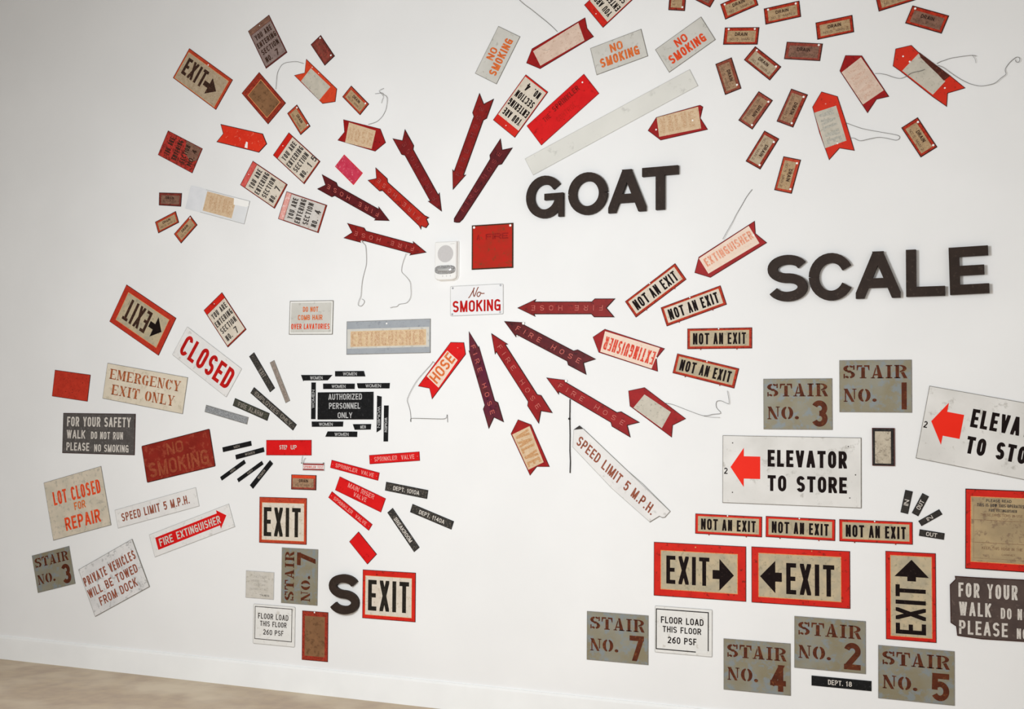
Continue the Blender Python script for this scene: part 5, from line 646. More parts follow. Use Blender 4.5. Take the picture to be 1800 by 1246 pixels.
('restroom_label','small black label second from bottom right in the fan of five','label','small black restroom labels in the left fan',-4.1091,1.1765,32.51,[(-0.0962,-0.0108),(0.0962,-0.0108),(0.0962,0.0108),(-0.0962,0.0108)],'black','black',0.003,0,[('t','lettering','MEN',(-0.0192,-0.0061,0.0385,0.0,0.0,0.0115),'label_ink','cond',0.0009)]),
('restroom_label','steepest small black label,rightmost of the five,above square EXIT sign','label','small black restroom labels in the left fan',-4.0342,1.1627,47.52,[(-0.0958,-0.0142),(0.0958,-0.0142),(0.0958,0.0142),(-0.0958,0.0142)],'black','black',0.003,0,[('t','lettering','WOMEN',(-0.0307,-0.0079,0.0652,-0.0,-0.0,0.015),'label_ink','cond',0.0009)]),
('restroom_label','black WOMEN label with both ends cut slanting,upper left of the ring','label','small black WOMEN labels around the personnel sign',-3.7183,1.6903,-0.1,[(-0.0567,-0.0078),(-0.0541,-0.0141),(-0.0512,-0.0099),(0.1013,-0.0086),(0.1298,0.0198),(-0.0691,0.0205)],'black','black',0.003,0,[('t','lettering','WOMEN',(-0.0089,-0.0043,0.0795,0.0,-0.0004,0.0178),'white_ink2','cond',0.0009)]),
('restroom_label','black WOMEN label,topmost of the ring','label','small black WOMEN labels around the personnel sign',-3.4797,1.716,-0.17,[(-0.0912,-0.0142),(0.0962,-0.0146),(0.0868,0.0146),(-0.0918,0.0142)],'black','black',0.003,0,[('t','lettering','WOMEN',(-0.0407,-0.0092,0.0862,-0.0,-0.0003,0.0173),'white_ink2','cond',0.0009)]),
('restroom_label','upright black label on the left side of the personnel sign','label','small black WOMEN labels around the personnel sign',-3.7054,1.5704,90.55,[(-0.0994,0.0137),(-0.0995,-0.0137),(0.0993,-0.0137),(0.0996,0.0137)],'black','black',0.003,0,[('t','lettering','WOMEN',(-0.0398,-0.0082,0.0994,0.0,0.0001,0.0165),'white_ink2','cond',0.0009)]),
('restroom_label','black WOMEN label lying directly over the personnel sign left half','label','small black WOMEN labels around the personnel sign',-3.5467,1.6487,-0.09,[(-0.0979,-0.0145),(0.0981,-0.0144),(0.0988,0.0144),(-0.0991,0.0145)],'black','black',0.003,0,[('t','lettering','WOMEN',(-0.0431,-0.0093,0.0866,0.0,-0.0002,0.0173),'white_ink2','cond',0.0009)]),
('restroom_label','black WOMEN label directly over the personnel sign right corner','label','small black WOMEN labels around the personnel sign',-3.3517,1.6497,0.11,[(-0.0775,-0.0062),(-0.0733,-0.0123),(0.1154,-0.0129),(0.1179,0.016),(-0.0825,0.0154)],'black','black',0.003,0,[('t','lettering','WOMEN',(-0.0281,-0.0074,0.0942,-0.0,-0.0002,0.0175),'white_ink2','cond',0.0009)]),
('restroom_label','upright black label with slanted ends,inner one right of the personnel sign','label','small black WOMEN labels around the personnel sign',-3.2965,1.5043,-90.18,[(0.0999,-0.013),(0.0843,0.0129),(-0.0897,0.0137),(-0.0946,-0.0137)],'black','black',0.003,0,[('t','lettering','WOMEN',(-0.0367,-0.0081,0.1127,0.0,-0.0002,0.016),'white_ink2','cond',0.0009)]),
('restroom_label','outermost upright black label right of the personnel sign','label','small black WOMEN labels around the personnel sign',-3.2537,1.452,-90.18,[(0.0951,-0.0133),(0.0946,0.0133),(-0.095,0.0139),(-0.0948,-0.0139)],'black','black',0.003,0,[('t','lettering','WOMEN',(-0.0303,-0.0082,0.0759,-0.0,-0.0002,0.0163),'white_ink2','cond',0.0009)]),
('restroom_label','black WOMEN label directly under the personnel sign left corner','label','small black WOMEN labels around the personnel sign',-3.6151,1.4449,0.6,[(-0.0976,-0.0146),(0.0973,-0.0134),(0.0995,0.0139),(-0.0991,0.014)],'black','black',0.003,0,[('t','lettering','WOMEN',(-0.0517,-0.0094,0.0868,0.0,0.0005,0.0171),'white_ink2','cond',0.0009)]),
('restroom_label','shortest black label,under the personnel sign right half','label','small black WOMEN labels around the personnel sign',-3.3974,1.4325,0.91,[(-0.0466,-0.0153),(0.051,-0.0141),(0.0539,0.0149),(-0.0584,0.0145)],'black','black',0.003,0,[('t','lettering','MEN',(-0.0112,-0.009,0.0337,-0.0,-0.0,0.0172),'white_ink2','cond',0.0009)]),
('restroom_label','lowest black label of the ring,below the personnel sign','label','small black WOMEN labels around the personnel sign',-3.5239,1.392,0.48,[(-0.1028,-0.0141),(0.0949,-0.0145),(0.0958,0.0142),(-0.0879,0.0144)],'black','black',0.003,0,[('t','lettering','WOMEN',(-0.0432,-0.0094,0.0875,0.0,-0.0002,0.0173),'white_ink2','cond',0.0009)]),
('pointer_sign','orange pointer sign with blank pale panel,tail up,upper left fan','sign','fishtail pointer signs',-3.7183,3.315,-43.39,[(-0.1035,-0.0047),(-0.1481,-0.0569),(0.1095,-0.0567),(0.1667,0.0015),(0.1245,0.0596),(-0.1492,0.0572)],'orange_red','edge',0.003,0,[('p','panel',[(-0.0887,-0.0518),(0.0805,-0.0552),(0.0848,0.0421),(-0.0879,0.0387)],'cream_grey',0.0004),('w','wire',[(-0.1414,0.0291),(-0.1728,0.0159),(-0.1944,0.0021),(-0.2198,-0.0199),(-0.2381,-0.0374),(-0.2518,-0.0596),(-0.2533,-0.0762),(-0.248,-0.102),(-0.2357,-0.1243),(-0.2123,-0.1517),(-0.1851,-0.1852)],0.0011,'wire'),('n','nail',-0.0273,0.0491,0.003,'white_dot'),('n','nail',-0.0843,0.0478,0.003,'white_dot')]),
('pointer_sign','plain bright red blank pointer sign right of the smudged red plate','sign','fishtail pointer signs',-4.2109,3.0509,-15.66,[(-0.1306,0.0015),(-0.162,-0.0532),(0.1413,-0.0549),(0.1801,0.0027),(0.1355,0.0528),(-0.1643,0.051)],'red_orange','edge_dark',0.003,0,[('p','paint_spot',[(0.0378,-0.0458),(0.0591,-0.0469),(0.0515,-0.0139),(0.0394,-0.0117)],'white_dot',0.0006),('n','nail',-0.0124,-0.0011,0.003,'pink_ink')]),
('valve_sign','white VALVE plate with clear plastic ends and tan centre patch','sign',None,-4.3663,2.682,-15.59,[(-0.2131,-0.0671),(0.2131,-0.0671),(0.2131,0.0671),(-0.2131,0.0671)],'clear_white','pale_edge',0.003,0,[('p','patch',[(-0.0895,-0.0537),(0.1193,-0.0537),(0.1193,0.059),(-0.0895,0.059)],'cream_tan',0.0004),('t','lettering','VALVE',(-0.0597,-0.0349,0.1534,0.0,-0.0,0.0752),'tan_ghost','cond',0.0009),('p','bright_tape',[(0.1108,0.0242),(0.2003,0.0295),(0.2131,0.0403),(0.2046,0.0644),(0.1023,0.0617)],'white_dot',0.0006),('p','clear_end',[(-0.2131,-0.0671),(-0.1023,-0.0671),(-0.1023,0.0671),(-0.2131,0.0671)],'clear_end',0.0004)]),  # bright polygon at the right end is a highlight put into the colour
('pointer_sign','dark red HOSE pointer sign with wire rising,left of the arrows','sign','fishtail pointer signs',-3.4316,3.001,-18.0,[(-0.1081,-0.0045),(-0.1351,-0.0577),(0.1129,-0.0605),(0.1617,0.0002),(0.1054,0.0633),(-0.1369,0.0592)],'dark_red2','edge',0.003,0,[('p','panel',[(-0.0839,-0.0577),(0.0887,-0.0528),(0.0819,0.0472),(-0.0962,0.0521)],'cream_tan',0.0004),('t','lettering','HOSE',(-0.0754,-0.0399,0.1542,0.0001,-0.0063,0.0692),'tan_ghost','cond',0.0009),('w','wire',[(0.0286,0.0689),(0.0568,0.084),(0.0766,0.0992),(0.0956,0.1284),(0.1015,0.1474),(0.1063,0.1697),(0.1038,0.201),(0.0972,0.2277),(0.085,0.2392),(0.0689,0.2427),(0.054,0.25),(0.0354,0.2437),(0.0131,0.2359)],0.0011,'wire'),('w','wire',[(0.0682,0.1965),(0.0687,0.2143),(0.0708,0.2325),(0.0513,0.2458),(0.0352,0.2564),(0.0577,0.2755)],0.0009,'wire'),('n','nail',0.0839,0.0172,0.002,'pink_ink')]),
('pointer_sign','large dark red blank pointer sign at top centre with wire rising off frame','sign','fishtail pointer signs',-2.2784,3.3732,24.59,[(-0.202,0.0069),(-0.1484,-0.0595),(0.1691,-0.0589),(0.1566,-0.0016),(0.1692,0.0542),(-0.1444,0.0588)],'dark_red2','edge',0.003,0,[('p','panel',[(-0.1398,-0.0464),(0.119,-0.0512),(0.1276,0.0478),(-0.1441,0.043)],'cream_pink',0.0004),('w','wire',[(0.0114,0.0656),(0.0003,0.098),(-0.0172,0.1408),(-0.0404,0.1918),(-0.0638,0.2432),(-0.0882,0.2926),(-0.1072,0.3445)],0.0011,'wire'),('w','pencil_mark',[(-0.0971,0.0241),(-0.077,0.0075),(-0.0593,0.006)],0.0007,'wire')]),
('pointer_sign','dark red VALVE pointer sign between the long strip and GOAT','sign','fishtail pointer signs',-1.6456,2.9248,8.01,[(-0.1749,-0.0075),(-0.1183,-0.0688),(0.1184,-0.0689),(0.0908,-0.0056),(0.1108,0.0452),(0.0974,0.0576),(-0.1241,0.0481)],'dark_red2','edge',0.003,0,[('p','panel',[(-0.1221,-0.0511),(0.0875,-0.0566),(0.0873,0.0508),(-0.1221,0.0453)],'cream_tan',0.0004),('t','lettering','VALVE',(-0.1096,-0.0378,0.1676,0.0001,-0.0001,0.075),'tan_ghost','cond',0.0009),('n','nail',-0.1326,-0.0125,0.0045,'white_dot'),('n','nail',0.0518,-0.0082,0.0045,'white_dot')]),
('pointer_sign','dark red blank-looking VALVE pointer sign with wire,tail down,top right','sign','fishtail pointer signs',-0.7955,3.032,-58.81,[(-0.1062,-0.0586),(0.1344,-0.0602),(0.1049,0.0049),(0.1266,0.0559),(-0.107,0.0582),(-0.1527,-0.0002)],'dark_red2','edge',0.003,0,[('p','panel',[(-0.0949,-0.0547),(0.089,-0.0559),(0.0882,0.052),(-0.1022,0.0508)],'cream_pink',0.0004),('t','lettering','VALVE',(-0.085,-0.0378,0.1646,-0.0,-0.0026,0.0704),'pink_ghost','cond',0.0009),('w','wire',[(0.0016,0.0617),(0.0143,0.0786),(0.037,0.0992),(0.056,0.1121),(0.0734,0.1258),(0.0854,0.138),(0.0917,0.1536),(0.0942,0.1715),(0.0943,0.186),(0.1012,0.2059),(0.11,0.2246),(0.1148,0.2433)],0.0011,'wire')]),
('pointer_sign','bright red pointer sign with dark brown stripe and two wires,far top right','sign','fishtail pointer signs',-0.5229,3.0383,-46.69,[(-0.1359,-0.0676),(-0.0938,-0.063),(0.097,-0.052),(0.1724,-0.0428),(0.1319,0.0015),(0.171,0.0668),(0.0821,0.0632),(-0.097,0.0487),(-0.1436,0.0506),(-0.1841,-0.0055)],'red_orange2','edge',0.003,0,[('p','panel',[(-0.089,-0.056),(0.0892,-0.0445),(0.0854,0.0321),(-0.0916,0.0436)],'cream_grey',0.0004),('p','brown_stripe',[(-0.0734,0.0375),(-0.017,0.0346),(0.0375,0.0332),(0.0793,0.0296),(0.0833,0.0632),(-0.096,0.0495)],'stripe_brown',0.0006),('w','wire',[(0.0009,0.0625),(0.0061,0.08),(0.0144,0.0945),(0.0267,0.1163),(0.0445,0.1383),(0.0659,0.1622),(0.0878,0.1853),(0.1045,0.194)],0.0011,'wire'),('w','wire',[(0.0878,0.1853),(0.1086,0.1819),(0.1234,0.1721)],0.0008,'wire'),('w','wire',[(0.0094,0.0601),(0.0357,0.0685),(0.0672,0.0719),(0.1133,0.0778),(0.16,0.0884),(0.1882,0.0999),(0.2129,0.1147),(0.2314,0.1352),(0.2484,0.1624),(0.251,0.1926),(0.2541,0.2176),(0.2414,0.2261),(0.2328,0.2371),(0.2273,0.264),(0.229,0.2893),(0.2336,0.301),(0.2453,0.3032),(0.2538,0.295),(0.2533,0.2847),(0.2435,0.2834),(0.2365,0.2885)],0.0011,'wire'),('n','nail',-0.0939,-0.0062,0.0045,'white_dot'),('n','nail',0.1057,0.0099,0.004,'white_dot'),('n','nail',-0.1333,-0.008,0.004,'white_dot')]),
('pointer_sign','bright red VALVE pointer sign with looped wire,pointing up at right','sign','fishtail pointer signs',-0.9338,2.8389,-74.25,[(-0.1186,-0.0613),(0.0104,-0.0644),(0.1456,-0.0576),(0.1093,0.0019),(0.1433,0.062),(0.0083,0.0621),(-0.1253,0.0597),(-0.1729,-0.0025)],'red_orange2','edge',0.003,0,[('p','panel',[(-0.0893,-0.0601),(0.0868,-0.059),(0.0862,0.041),(-0.0856,0.042)],'cream_grey',0.0004),('t','lettering','VALVE',(-0.0782,-0.0437,0.1531,0.0,0.001,0.0667),'grey_ghost','cond',0.0009),('w','wire',[(0.0083,0.0621),(0.0347,0.0919),(0.0625,0.1273),(0.1005,0.1901),(0.1407,0.2576),(0.157,0.2631),(0.1603,0.2459),(0.1378,0.2099),(0.122,0.1778),(0.1152,0.1368),(0.1105,0.1011),(0.0995,0.0857),(0.0882,0.0765),(0.0818,0.0647)],0.0011,'wire'),('n','nail',-0.1104,-0.0,0.0035,'pink_ink'),('n','nail',0.0841,-0.0003,0.004,'white_dot')]),
('pointer_sign','dark red EXTINGUISHER pointer sign tilted up,left of SCALE','sign','fishtail pointer signs',-1.412,2.2849,29.88,[(-0.1969,0.0007),(-0.1433,-0.0601),(0.1678,-0.0613),(0.1444,0.0058),(0.1703,0.0593),(-0.1423,0.0556)],'dark_red2','edge',0.003,0,[('p','panel',[(-0.1413,-0.0391),(0.1368,-0.0445),(0.135,0.054),(-0.1442,0.0487)],'cream_pinkish',0.0004),('t','lettering','EXTINGUISHER',(-0.1284,-0.0094,0.2565,0.0007,-0.0011,0.0429),'salmon_ink','cond',0.0009),('w','wire',[(0.0002,0.0649),(0.0308,0.0832),(0.0748,0.108),(0.1159,0.1345),(0.1538,0.1553),(0.1974,0.1799),(0.2352,0.1945)],0.0011,'wire'),('n','nail',0.133,0.003,0.004,'white_dot')]),
('pointer_sign','upside-down EXTINGUISHER pointer sign with red letters,below the fan','sign','fishtail pointer signs',-1.9102,1.8255,162.37,[(0.1974,-0.0038),(0.1446,0.0597),(-0.1723,0.0597),(-0.1472,0.0007),(-0.172,-0.0566),(0.1495,-0.0597)],'dark_red2','edge',0.003,0,[('p','panel',[(-0.1482,-0.0516),(0.1447,-0.0498),(0.1369,0.0536),(-0.1384,0.0554)],'cream_pinkish',0.0004),('t','lettering','EXTINGUISHER',(-0.1374,-0.028,0.2666,-0.0001,0.0006,0.0652),'red_ink2','cond',0.0009),('n','nail',-0.1465,-0.0014,0.004,'white_dot')]),
('pointer_sign','dark red pointer sign with blank rounded grey panel and jagged wire','sign','fishtail pointer signs',-1.7756,1.5276,-33.51,[(-0.1195,-0.0529),(0.1382,-0.0606),(0.1101,-0.0093),(0.1466,0.0535),(-0.1081,0.0641),(-0.1673,0.0053)],'dark_red2','edge',0.003,0,[('p','panel',[(-0.1,-0.0485),(0.0733,-0.0513),(0.0678,0.0385),(-0.0891,0.0357)],'cream_grey',0.0004),('w','wire',[(0.0232,0.0595),(0.0464,0.0707),(0.0756,0.0793),(0.1432,0.095),(0.2119,0.1143),(0.2434,0.1439),(0.2726,0.1702),(0.2409,0.1798),(0.2255,0.2029),(0.2405,0.2187),(0.2704,0.2245),(0.2809,0.2315),(0.2583,0.2579),(0.2409,0.2754)],0.0011,'wire'),('w','wire',[(0.2131,0.1126),(0.2482,0.1304),(0.2811,0.1509)],0.0006,'wire')]),
('pointer_sign','bright red HOSE pointer sign left of the arrows with bent hanging wire','sign','fishtail pointer signs',-2.9194,1.738,50.42,[(-0.1624,0.056),(-0.1285,-0.0039),(-0.1614,-0.0518),(0.1397,-0.0521),(0.1797,-0.0045),(0.1329,0.0564)],'red_bright','edge',0.003,0,[('p','panel',[(-0.0913,-0.0428),(0.088,-0.036),(0.0878,0.0426),(-0.0894,0.0493)],'cream_pinkish',0.0004),('t','lettering','HOSE',(-0.0838,-0.0242,0.1674,-0.0008,0.0006,0.0614),'orange_ink','cond',0.0009),('w','wire',[(-0.0092,0.0585),(-0.0087,0.0707),(-0.0254,0.0683),(-0.1111,0.0758),(-0.1678,0.0752),(-0.249,0.0599),(-0.2706,0.0355),(-0.2892,0.0077),(-0.3144,-0.0185),(-0.3303,-0.0332)],0.0011,'wire'),('w','wire',[(-0.3321,-0.0311),(-0.3187,-0.0221),(-0.3017,-0.0386),(-0.2674,-0.0806),(-0.2282,-0.1296),(-0.191,-0.1739),(-0.1763,-0.1766),(-0.165,-0.1716),(-0.194,-0.1986)],0.0011,'wire'),('n','nail',0.1364,0.005,0.003,'pink_ink')]),
('pointer_sign','dark red VALVE pointer sign pointing up below the arrows','sign','fishtail pointer signs',-2.4317,1.3389,-64.68,[(-0.1056,-0.0631),(0.1274,-0.0552),(0.1029,-0.0027),(0.1308,0.06),(-0.1011,0.0579),(-0.1543,0.0031)],'dark_red2','edge',0.003,0,[('p','panel',[(-0.0986,-0.057),(0.0983,-0.0509),(0.0973,0.041),(-0.0976,0.0471)],'cream_tan',0.0004),('t','lettering','VALVE',(-0.0887,-0.0443,0.1763,-0.0001,0.0,0.0765),'tan_ink','cond',0.0009)]),
('fire_hose_arrow','red fire hose arrow pointing down,highest one of the burst','arrow sign','fire hose arrow signs',-2.768,2.9394,68.37,[(0.2263,0.0454),(0.119,0.0455),(0.103,0.0309),(-0.1962,0.031),(-0.1897,0.0434),(-0.289,-0.0001),(-0.1922,-0.0434),(-0.198,-0.0311),(0.1001,-0.0309),(0.1147,-0.0454),(0.2214,-0.0453),(0.1806,-0.0001)],'arrow_red','edge_dark',0.004,0,[('t','lettering','FIRE HOSE',(-0.2124,-0.0127,0.3744,-0.0,0.001,0.0255),'emboss_dim','sparse',0.0009)]),
('fire_hose_arrow','dark maroon blunt-tipped fire hose arrow above the red square plate','arrow sign','fire hose arrow signs',-2.7093,2.6992,53.42,[(0.2389,0.047),(0.1369,0.0472),(0.122,0.0332),(-0.2378,0.019),(-0.2527,0.008),(-0.2476,-0.0052),(-0.2376,-0.0205),(-0.2127,-0.0271),(0.1212,-0.0259),(0.1355,-0.0397),(0.2371,-0.0396),(0.1969,0.0036)],'arrow_maroon','edge_dark',0.004,0,[('t','lettering','FIRE HOSE',(-0.179,-0.0086,0.3582,0.0,0.0002,0.0244),'emboss_dim','sparse',0.0009)]),
('fire_hose_arrow','dark red fire hose arrow pointing steeply down toward the strobe','arrow sign','fire hose arrow signs',-3.0845,2.8024,121.2,[(0.2227,0.0431),(0.1149,0.0429),(0.0994,0.0291),(-0.1946,0.0288),(-0.1886,0.0403),(-0.283,-0.0001),(-0.1884,-0.0402),(-0.1944,-0.0288),(0.0987,-0.0291),(0.1138,-0.0428),(0.2213,-0.043),(0.1783,-0.0001)],'arrow_red2','edge_dark',0.004,0,[('t','lettering','FIRE HOSE',(-0.2072,-0.0118,0.3687,-0.0,0.0001,0.0239),'emboss_dim','sparse',0.0009)]),
('fire_hose_arrow','bright red blunt fire hose arrow below the pink plate','arrow sign','fire hose arrow signs',-3.166,2.6167,138.77,[(0.2573,0.0405),(0.1587,0.0403),(0.1459,0.0273),(-0.1533,0.0317),(-0.1767,0.0388),(-0.1661,0.0237),(-0.1944,0.0138),(-0.1939,-0.012),(-0.1656,-0.0239),(-0.173,-0.0397),(-0.1422,-0.0318),(0.1511,-0.0275),(0.1664,-0.0404),(0.2648,-0.0406),(0.2211,-0.0001)],'arrow_bright','edge_dark',0.004,0,[('t','lettering','FIRE HOSE',(-0.1294,-0.0112,0.3363,-0.0,-0.0022,0.0224),'emboss','sparse',0.0009)]),
('fire_hose_arrow','dark maroon fire hose arrow pointing down right,leftmost of the burst','arrow sign','fire hose arrow signs',-3.4947,2.663,151.37,[(0.2151,0.0417),(0.1072,0.0414),(0.0939,0.0281),(-0.198,0.0277),(-0.1938,0.0387),(-0.2811,-0.0),(-0.1817,-0.0387),(-0.1893,-0.0277),(0.1025,-0.0281),(0.1199,-0.0414),(0.2277,-0.0416),(0.1776,-0.0)],'arrow_maroon','edge_dark',0.004,0,[('t','lettering','FIRE HOSE',(-0.2039,-0.0114,0.3668,0.0,-0.0036,0.023),'emboss','sparse',0.0009)]),
('fire_hose_arrow','red fire hose arrow left of the strobe with two dangling strings','arrow sign','fire hose arrow signs',-3.3017,2.4285,164.13,[(0.2268,0.0416),(0.1158,0.0413),(0.1003,0.0281),(-0.1992,0.0276),(-0.1934,0.0385),(-0.2883,-0.0),(-0.1921,-0.0385),(-0.1983,-0.0276),(0.1011,-0.0281),(0.117,-0.0413),(0.2279,-0.0416),(0.1823,-0.0)],'arrow_red','edge_dark',0.004,0,[('t','lettering','FIRE HOSE',(-0.2107,-0.0113,0.3764,0.0,-0.0003,0.0229),'emboss','sparse',0.0009),('w','string',[(0.109,0.0302),(0.0906,0.0419),(0.0763,0.0525),(0.0588,0.0981),(0.0459,0.1459),(0.0457,0.1905),(0.0436,0.2346),(0.0358,0.2773),(0.0272,0.3134),(0.0303,0.3397),(0.0304,0.364),(0.02,0.369),(0.008,0.3647),(-0.0008,0.3446),(0.0042,0.3331),(0.0183,0.3303)],0.0014,'string'),('w','string',[(-0.1754,0.033),(-0.1731,0.0492),(-0.1696,0.0689),(-0.1679,0.0944),(-0.1694,0.1161),(-0.1772,0.1349),(-0.2043,0.1484),(-0.2397,0.171),(-0.2555,0.2047),(-0.266,0.2397),(-0.2635,0.2623),(-0.2515,0.2822),(-0.2329,0.292),(-0.2104,0.3009),(-0.2005,0.316),(-0.1779,0.3249),(-0.1656,0.3324)],0.0012,'string'),('n','nail',0.1095,0.0335,0.006,'white_dot'),('n','nail',-0.1773,0.0344,0.004,'white_dot')]),
('fire_hose_arrow','level red fire hose arrow pointing left at the white NO SMOKING plate','arrow sign','fire hose arrow signs',-2.2083,2.0361,-1.49,[(0.2266,0.0459),(0.1199,0.0462),(0.1044,0.0314),(-0.1997,0.0321),(-0.1932,0.0448),(-0.2954,-0.0),(-0.194,-0.0448),(-0.2002,-0.0321),(0.1038,-0.0314),(0.119,-0.0462),(0.2256,-0.0459),(0.1831,-0.0)],'arrow_red','edge_dark',0.004,0,[('t','lettering','FIRE HOSE',(0.1637,0.0129,-0.3807,-0.0,-0.0002,-0.0261),'emboss','sparse',0.0009)]),
('fire_hose_arrow','dark maroon fire hose arrow just under the level one','arrow sign','fire hose arrow signs',-2.3091,1.8441,-26.66,[(0.2338,0.0456),(0.1259,0.0459),(0.1088,0.0313),(-0.1987,0.0318),(-0.1907,0.0444),(-0.2989,0.0),(-0.2012,-0.0445),(-0.2062,-0.0318),(0.1019,-0.0312),(0.1159,-0.0459),(0.2241,-0.0456),(0.1854,0.0)],'arrow_maroon','edge_dark',0.004,0,[('t','lettering','FIRE HOSE',(-0.2213,-0.0131,0.3854,0.0,0.0029,0.0259),'emboss','sparse',0.0009),('n','nail',-0.1968,0.0361,0.007,'white_dot'),('n','nail',-0.1982,-0.0356,0.004,'white_dot')]),
('fire_hose_arrow','long red fire hose arrow with dark cord hanging,lowest right of the burst','arrow sign','fire hose arrow signs',-2.0789,1.5456,-28.79,[(0.2332,0.0435),(0.1246,0.0438),(0.108,0.0299),(-0.2016,0.0304),(-0.1942,0.0425),(-0.301,0.0),(-0.2005,-0.0425),(-0.2061,-0.0304),(0.1041,-0.0298),(0.1189,-0.0439),(0.2279,-0.0436),(0.1867,0.0)],'arrow_red3','edge_dark',0.004,0,[('t','lettering','FIRE HOSE',(-0.2222,-0.0126,0.3881,-0.0,0.0017,0.0248),'emboss','sparse',0.0009),('n','nail',-0.1988,0.0365,0.007,'white_dot'),('w','cord',[(-0.1364,-0.0329),(-0.1094,-0.083),(-0.0916,-0.1166),(-0.0495,-0.1887),(-0.0133,-0.2552),(0.0146,-0.3002),(0.0408,-0.3506)],0.0026,'cord'),('w','knot',[(-0.0965,-0.1211),(-0.088,-0.1163)],0.0045,'cord')]),
('fire_hose_arrow','red fire hose arrow pointing up left between the maroon and long red ones','arrow sign','fire hose arrow signs',-2.4759,1.6742,-54.92,[(0.2285,0.0458),(0.1199,0.046),(0.1045,0.0314),(-0.2025,0.0318),(-0.1961,0.0443),(-0.2982,0.0001),(-0.1961,-0.0444),(-0.2025,-0.0317),(0.1054,-0.0313),(0.1213,-0.0461),(0.2304,-0.0459),(0.1855,0.0001)],'arrow_red3','edge_dark',0.004,0,[('t','lettering','FIRE HOSE',(-0.2191,-0.0131,0.3852,-0.0,-0.0002,0.026),'emboss','sparse',0.0009)]),
('fire_hose_arrow','narrow dark maroon fire hose arrow pointing up,beside HOSE pointer','arrow sign','fire hose arrow signs',-2.6839,1.6581,-71.66,[(0.2182,0.045),(0.113,0.0451),(0.0988,0.0307),(-0.1966,0.031),(-0.1903,0.0273),(-0.2866,0.0001),(-0.1877,-0.0273),(-0.1937,-0.0309),(0.1027,-0.0307),(0.1188,-0.0452),(0.2246,-0.0451),(0.1788,0.0001)],'arrow_maroon2','edge_dark',0.004,0,[('t','lettering','FIRE HOSE',(-0.2098,-0.0128,0.3708,0.0,-0.0014,0.0254),'emboss','sparse',0.0009)])
]
LETTERS = [
('G','GOAT',-2.3514,2.5977,0.2014,0.0027,-0.0016,0.2153),
('O','GOAT',-2.1218,2.6003,0.2057,0.0013,-0.0012,0.2121),
('A','GOAT',-1.9183,2.6011,0.1905,0.001,-0.0008,0.2103),
('T','GOAT',-1.75,2.6029,0.18,0.0017,-0.0005,0.2096),
('S','SCALE',-1.1383,2.1441,0.1824,0.0013,-0.0003,0.2153),
('C','SCALE',-0.9402,2.1431,0.2007,-0.0004,-0.0007,0.2173),
('A','SCALE',-0.7338,2.1446,0.193,0.0001,0.0008,0.2105),
('L','SCALE',-0.5305,2.1465,0.1637,0.0006,0.0,0.2095),
('E','SCALE',-0.3491,2.1498,0.1617,0.0036,-0.0048,0.2078),
('S','S',-3.4872,0.5439,0.1805,0.0015,-0.0028,0.2098)
]

def frame_at(x, z, deg, off=0.0):
    a = math.radians(deg); c, s = math.cos(a), math.sin(a)
    return Matrix(((c, -s, 0, x), (0, 0, -1, -off), (s, c, 0, z), (0, 0, 0, 1)))

def child(name, bm, mats, root):
    me = bpy.data.meshes.new(name); bm.to_mesh(me); bm.free()
    for m in mats: me.materials.append(m)
    o = bpy.data.objects.new(name, me); COL.objects.link(o); o.parent = root
    return o

def nail_bm(x, y, r, z):
    bm = bmesh.new(); n = 10
    a = [bm.verts.new((x + math.cos(k*2*math.pi/n)*r, y + math.sin(k*2*math.pi/n)*r, z)) for k in range(n)]
    b = [bm.verts.new((x + math.cos(k*2*math.pi/n)*r*.8, y + math.sin(k*2*math.pi/n)*r*.8, z + .0008)) for k in range(n)]
    for i in range(n):
        j = (i+1) % n; bm.faces.new((a[i], a[j], b[j], b[i]))
    bm.faces.new(b)
    return bm

rnd = random.Random(4)
for (name, label, cat, group, x, z, deg, outline, m, edge, th, rad, parts) in SIGNS:
    outline = rounded(outline, rad)
    root = link(name, plate_bm(outline, .0, th, .0036 if edge == 'edge_dark' else .0026), [mat(m), mat(edge)], None, frame_at(x, z, deg, .0008))
    root['label'] = label; root['category'] = cat
    if group: root['group'] = group
    for p in parts:
        k = p[0]
        if k == 'p':
            child(p[1], flat_bm(p[2], th + p[4]), [mat(p[3])], root)
        elif k == 'r':
            o = p[2]; i = inset(o, p[3]); bm = bmesh.new(); zz = th + p[5]
            vo = [bm.verts.new((a, b, zz)) for a, b in o]; vi = [bm.verts.new((a, b, zz)) for a, b in i]
            for q in range(4):
                w = (q+1) % 4; bm.faces.new((vo[q], vo[w], vi[w], vi[q]))
            child(p[1], bm, [mat(p[4])], root)
        elif k == 't':
            child(p[1], text_bm(p[2], p[3], p[5], th + p[6]), [mat(p[4])], root)
        elif k == 'n':
            child(p[1], nail_bm(p[2], p[3], p[4], th + .0008), [mat(p[5])], root)
        elif k == 'w':
            pts = smooth_path(p[2]) if p[1] in ('wire', 'string', 'script_lettering') else p[2]
            if p[1] == 'script_lettering': z3 = [th + .0008] * len(pts)
            elif p[1] == 'torn_edge': z3 = [th] * len(pts)
            else:
                ph = rnd.random() * 6
                z3 = [th + .003 + .003 * math.sin(ph + i * .25) for i in range(len(pts))]
            child(p[1], tube_bm([(a, b, c) for (a, b), c in zip(pts, z3)], p[3]), [mat(p[4])], root)

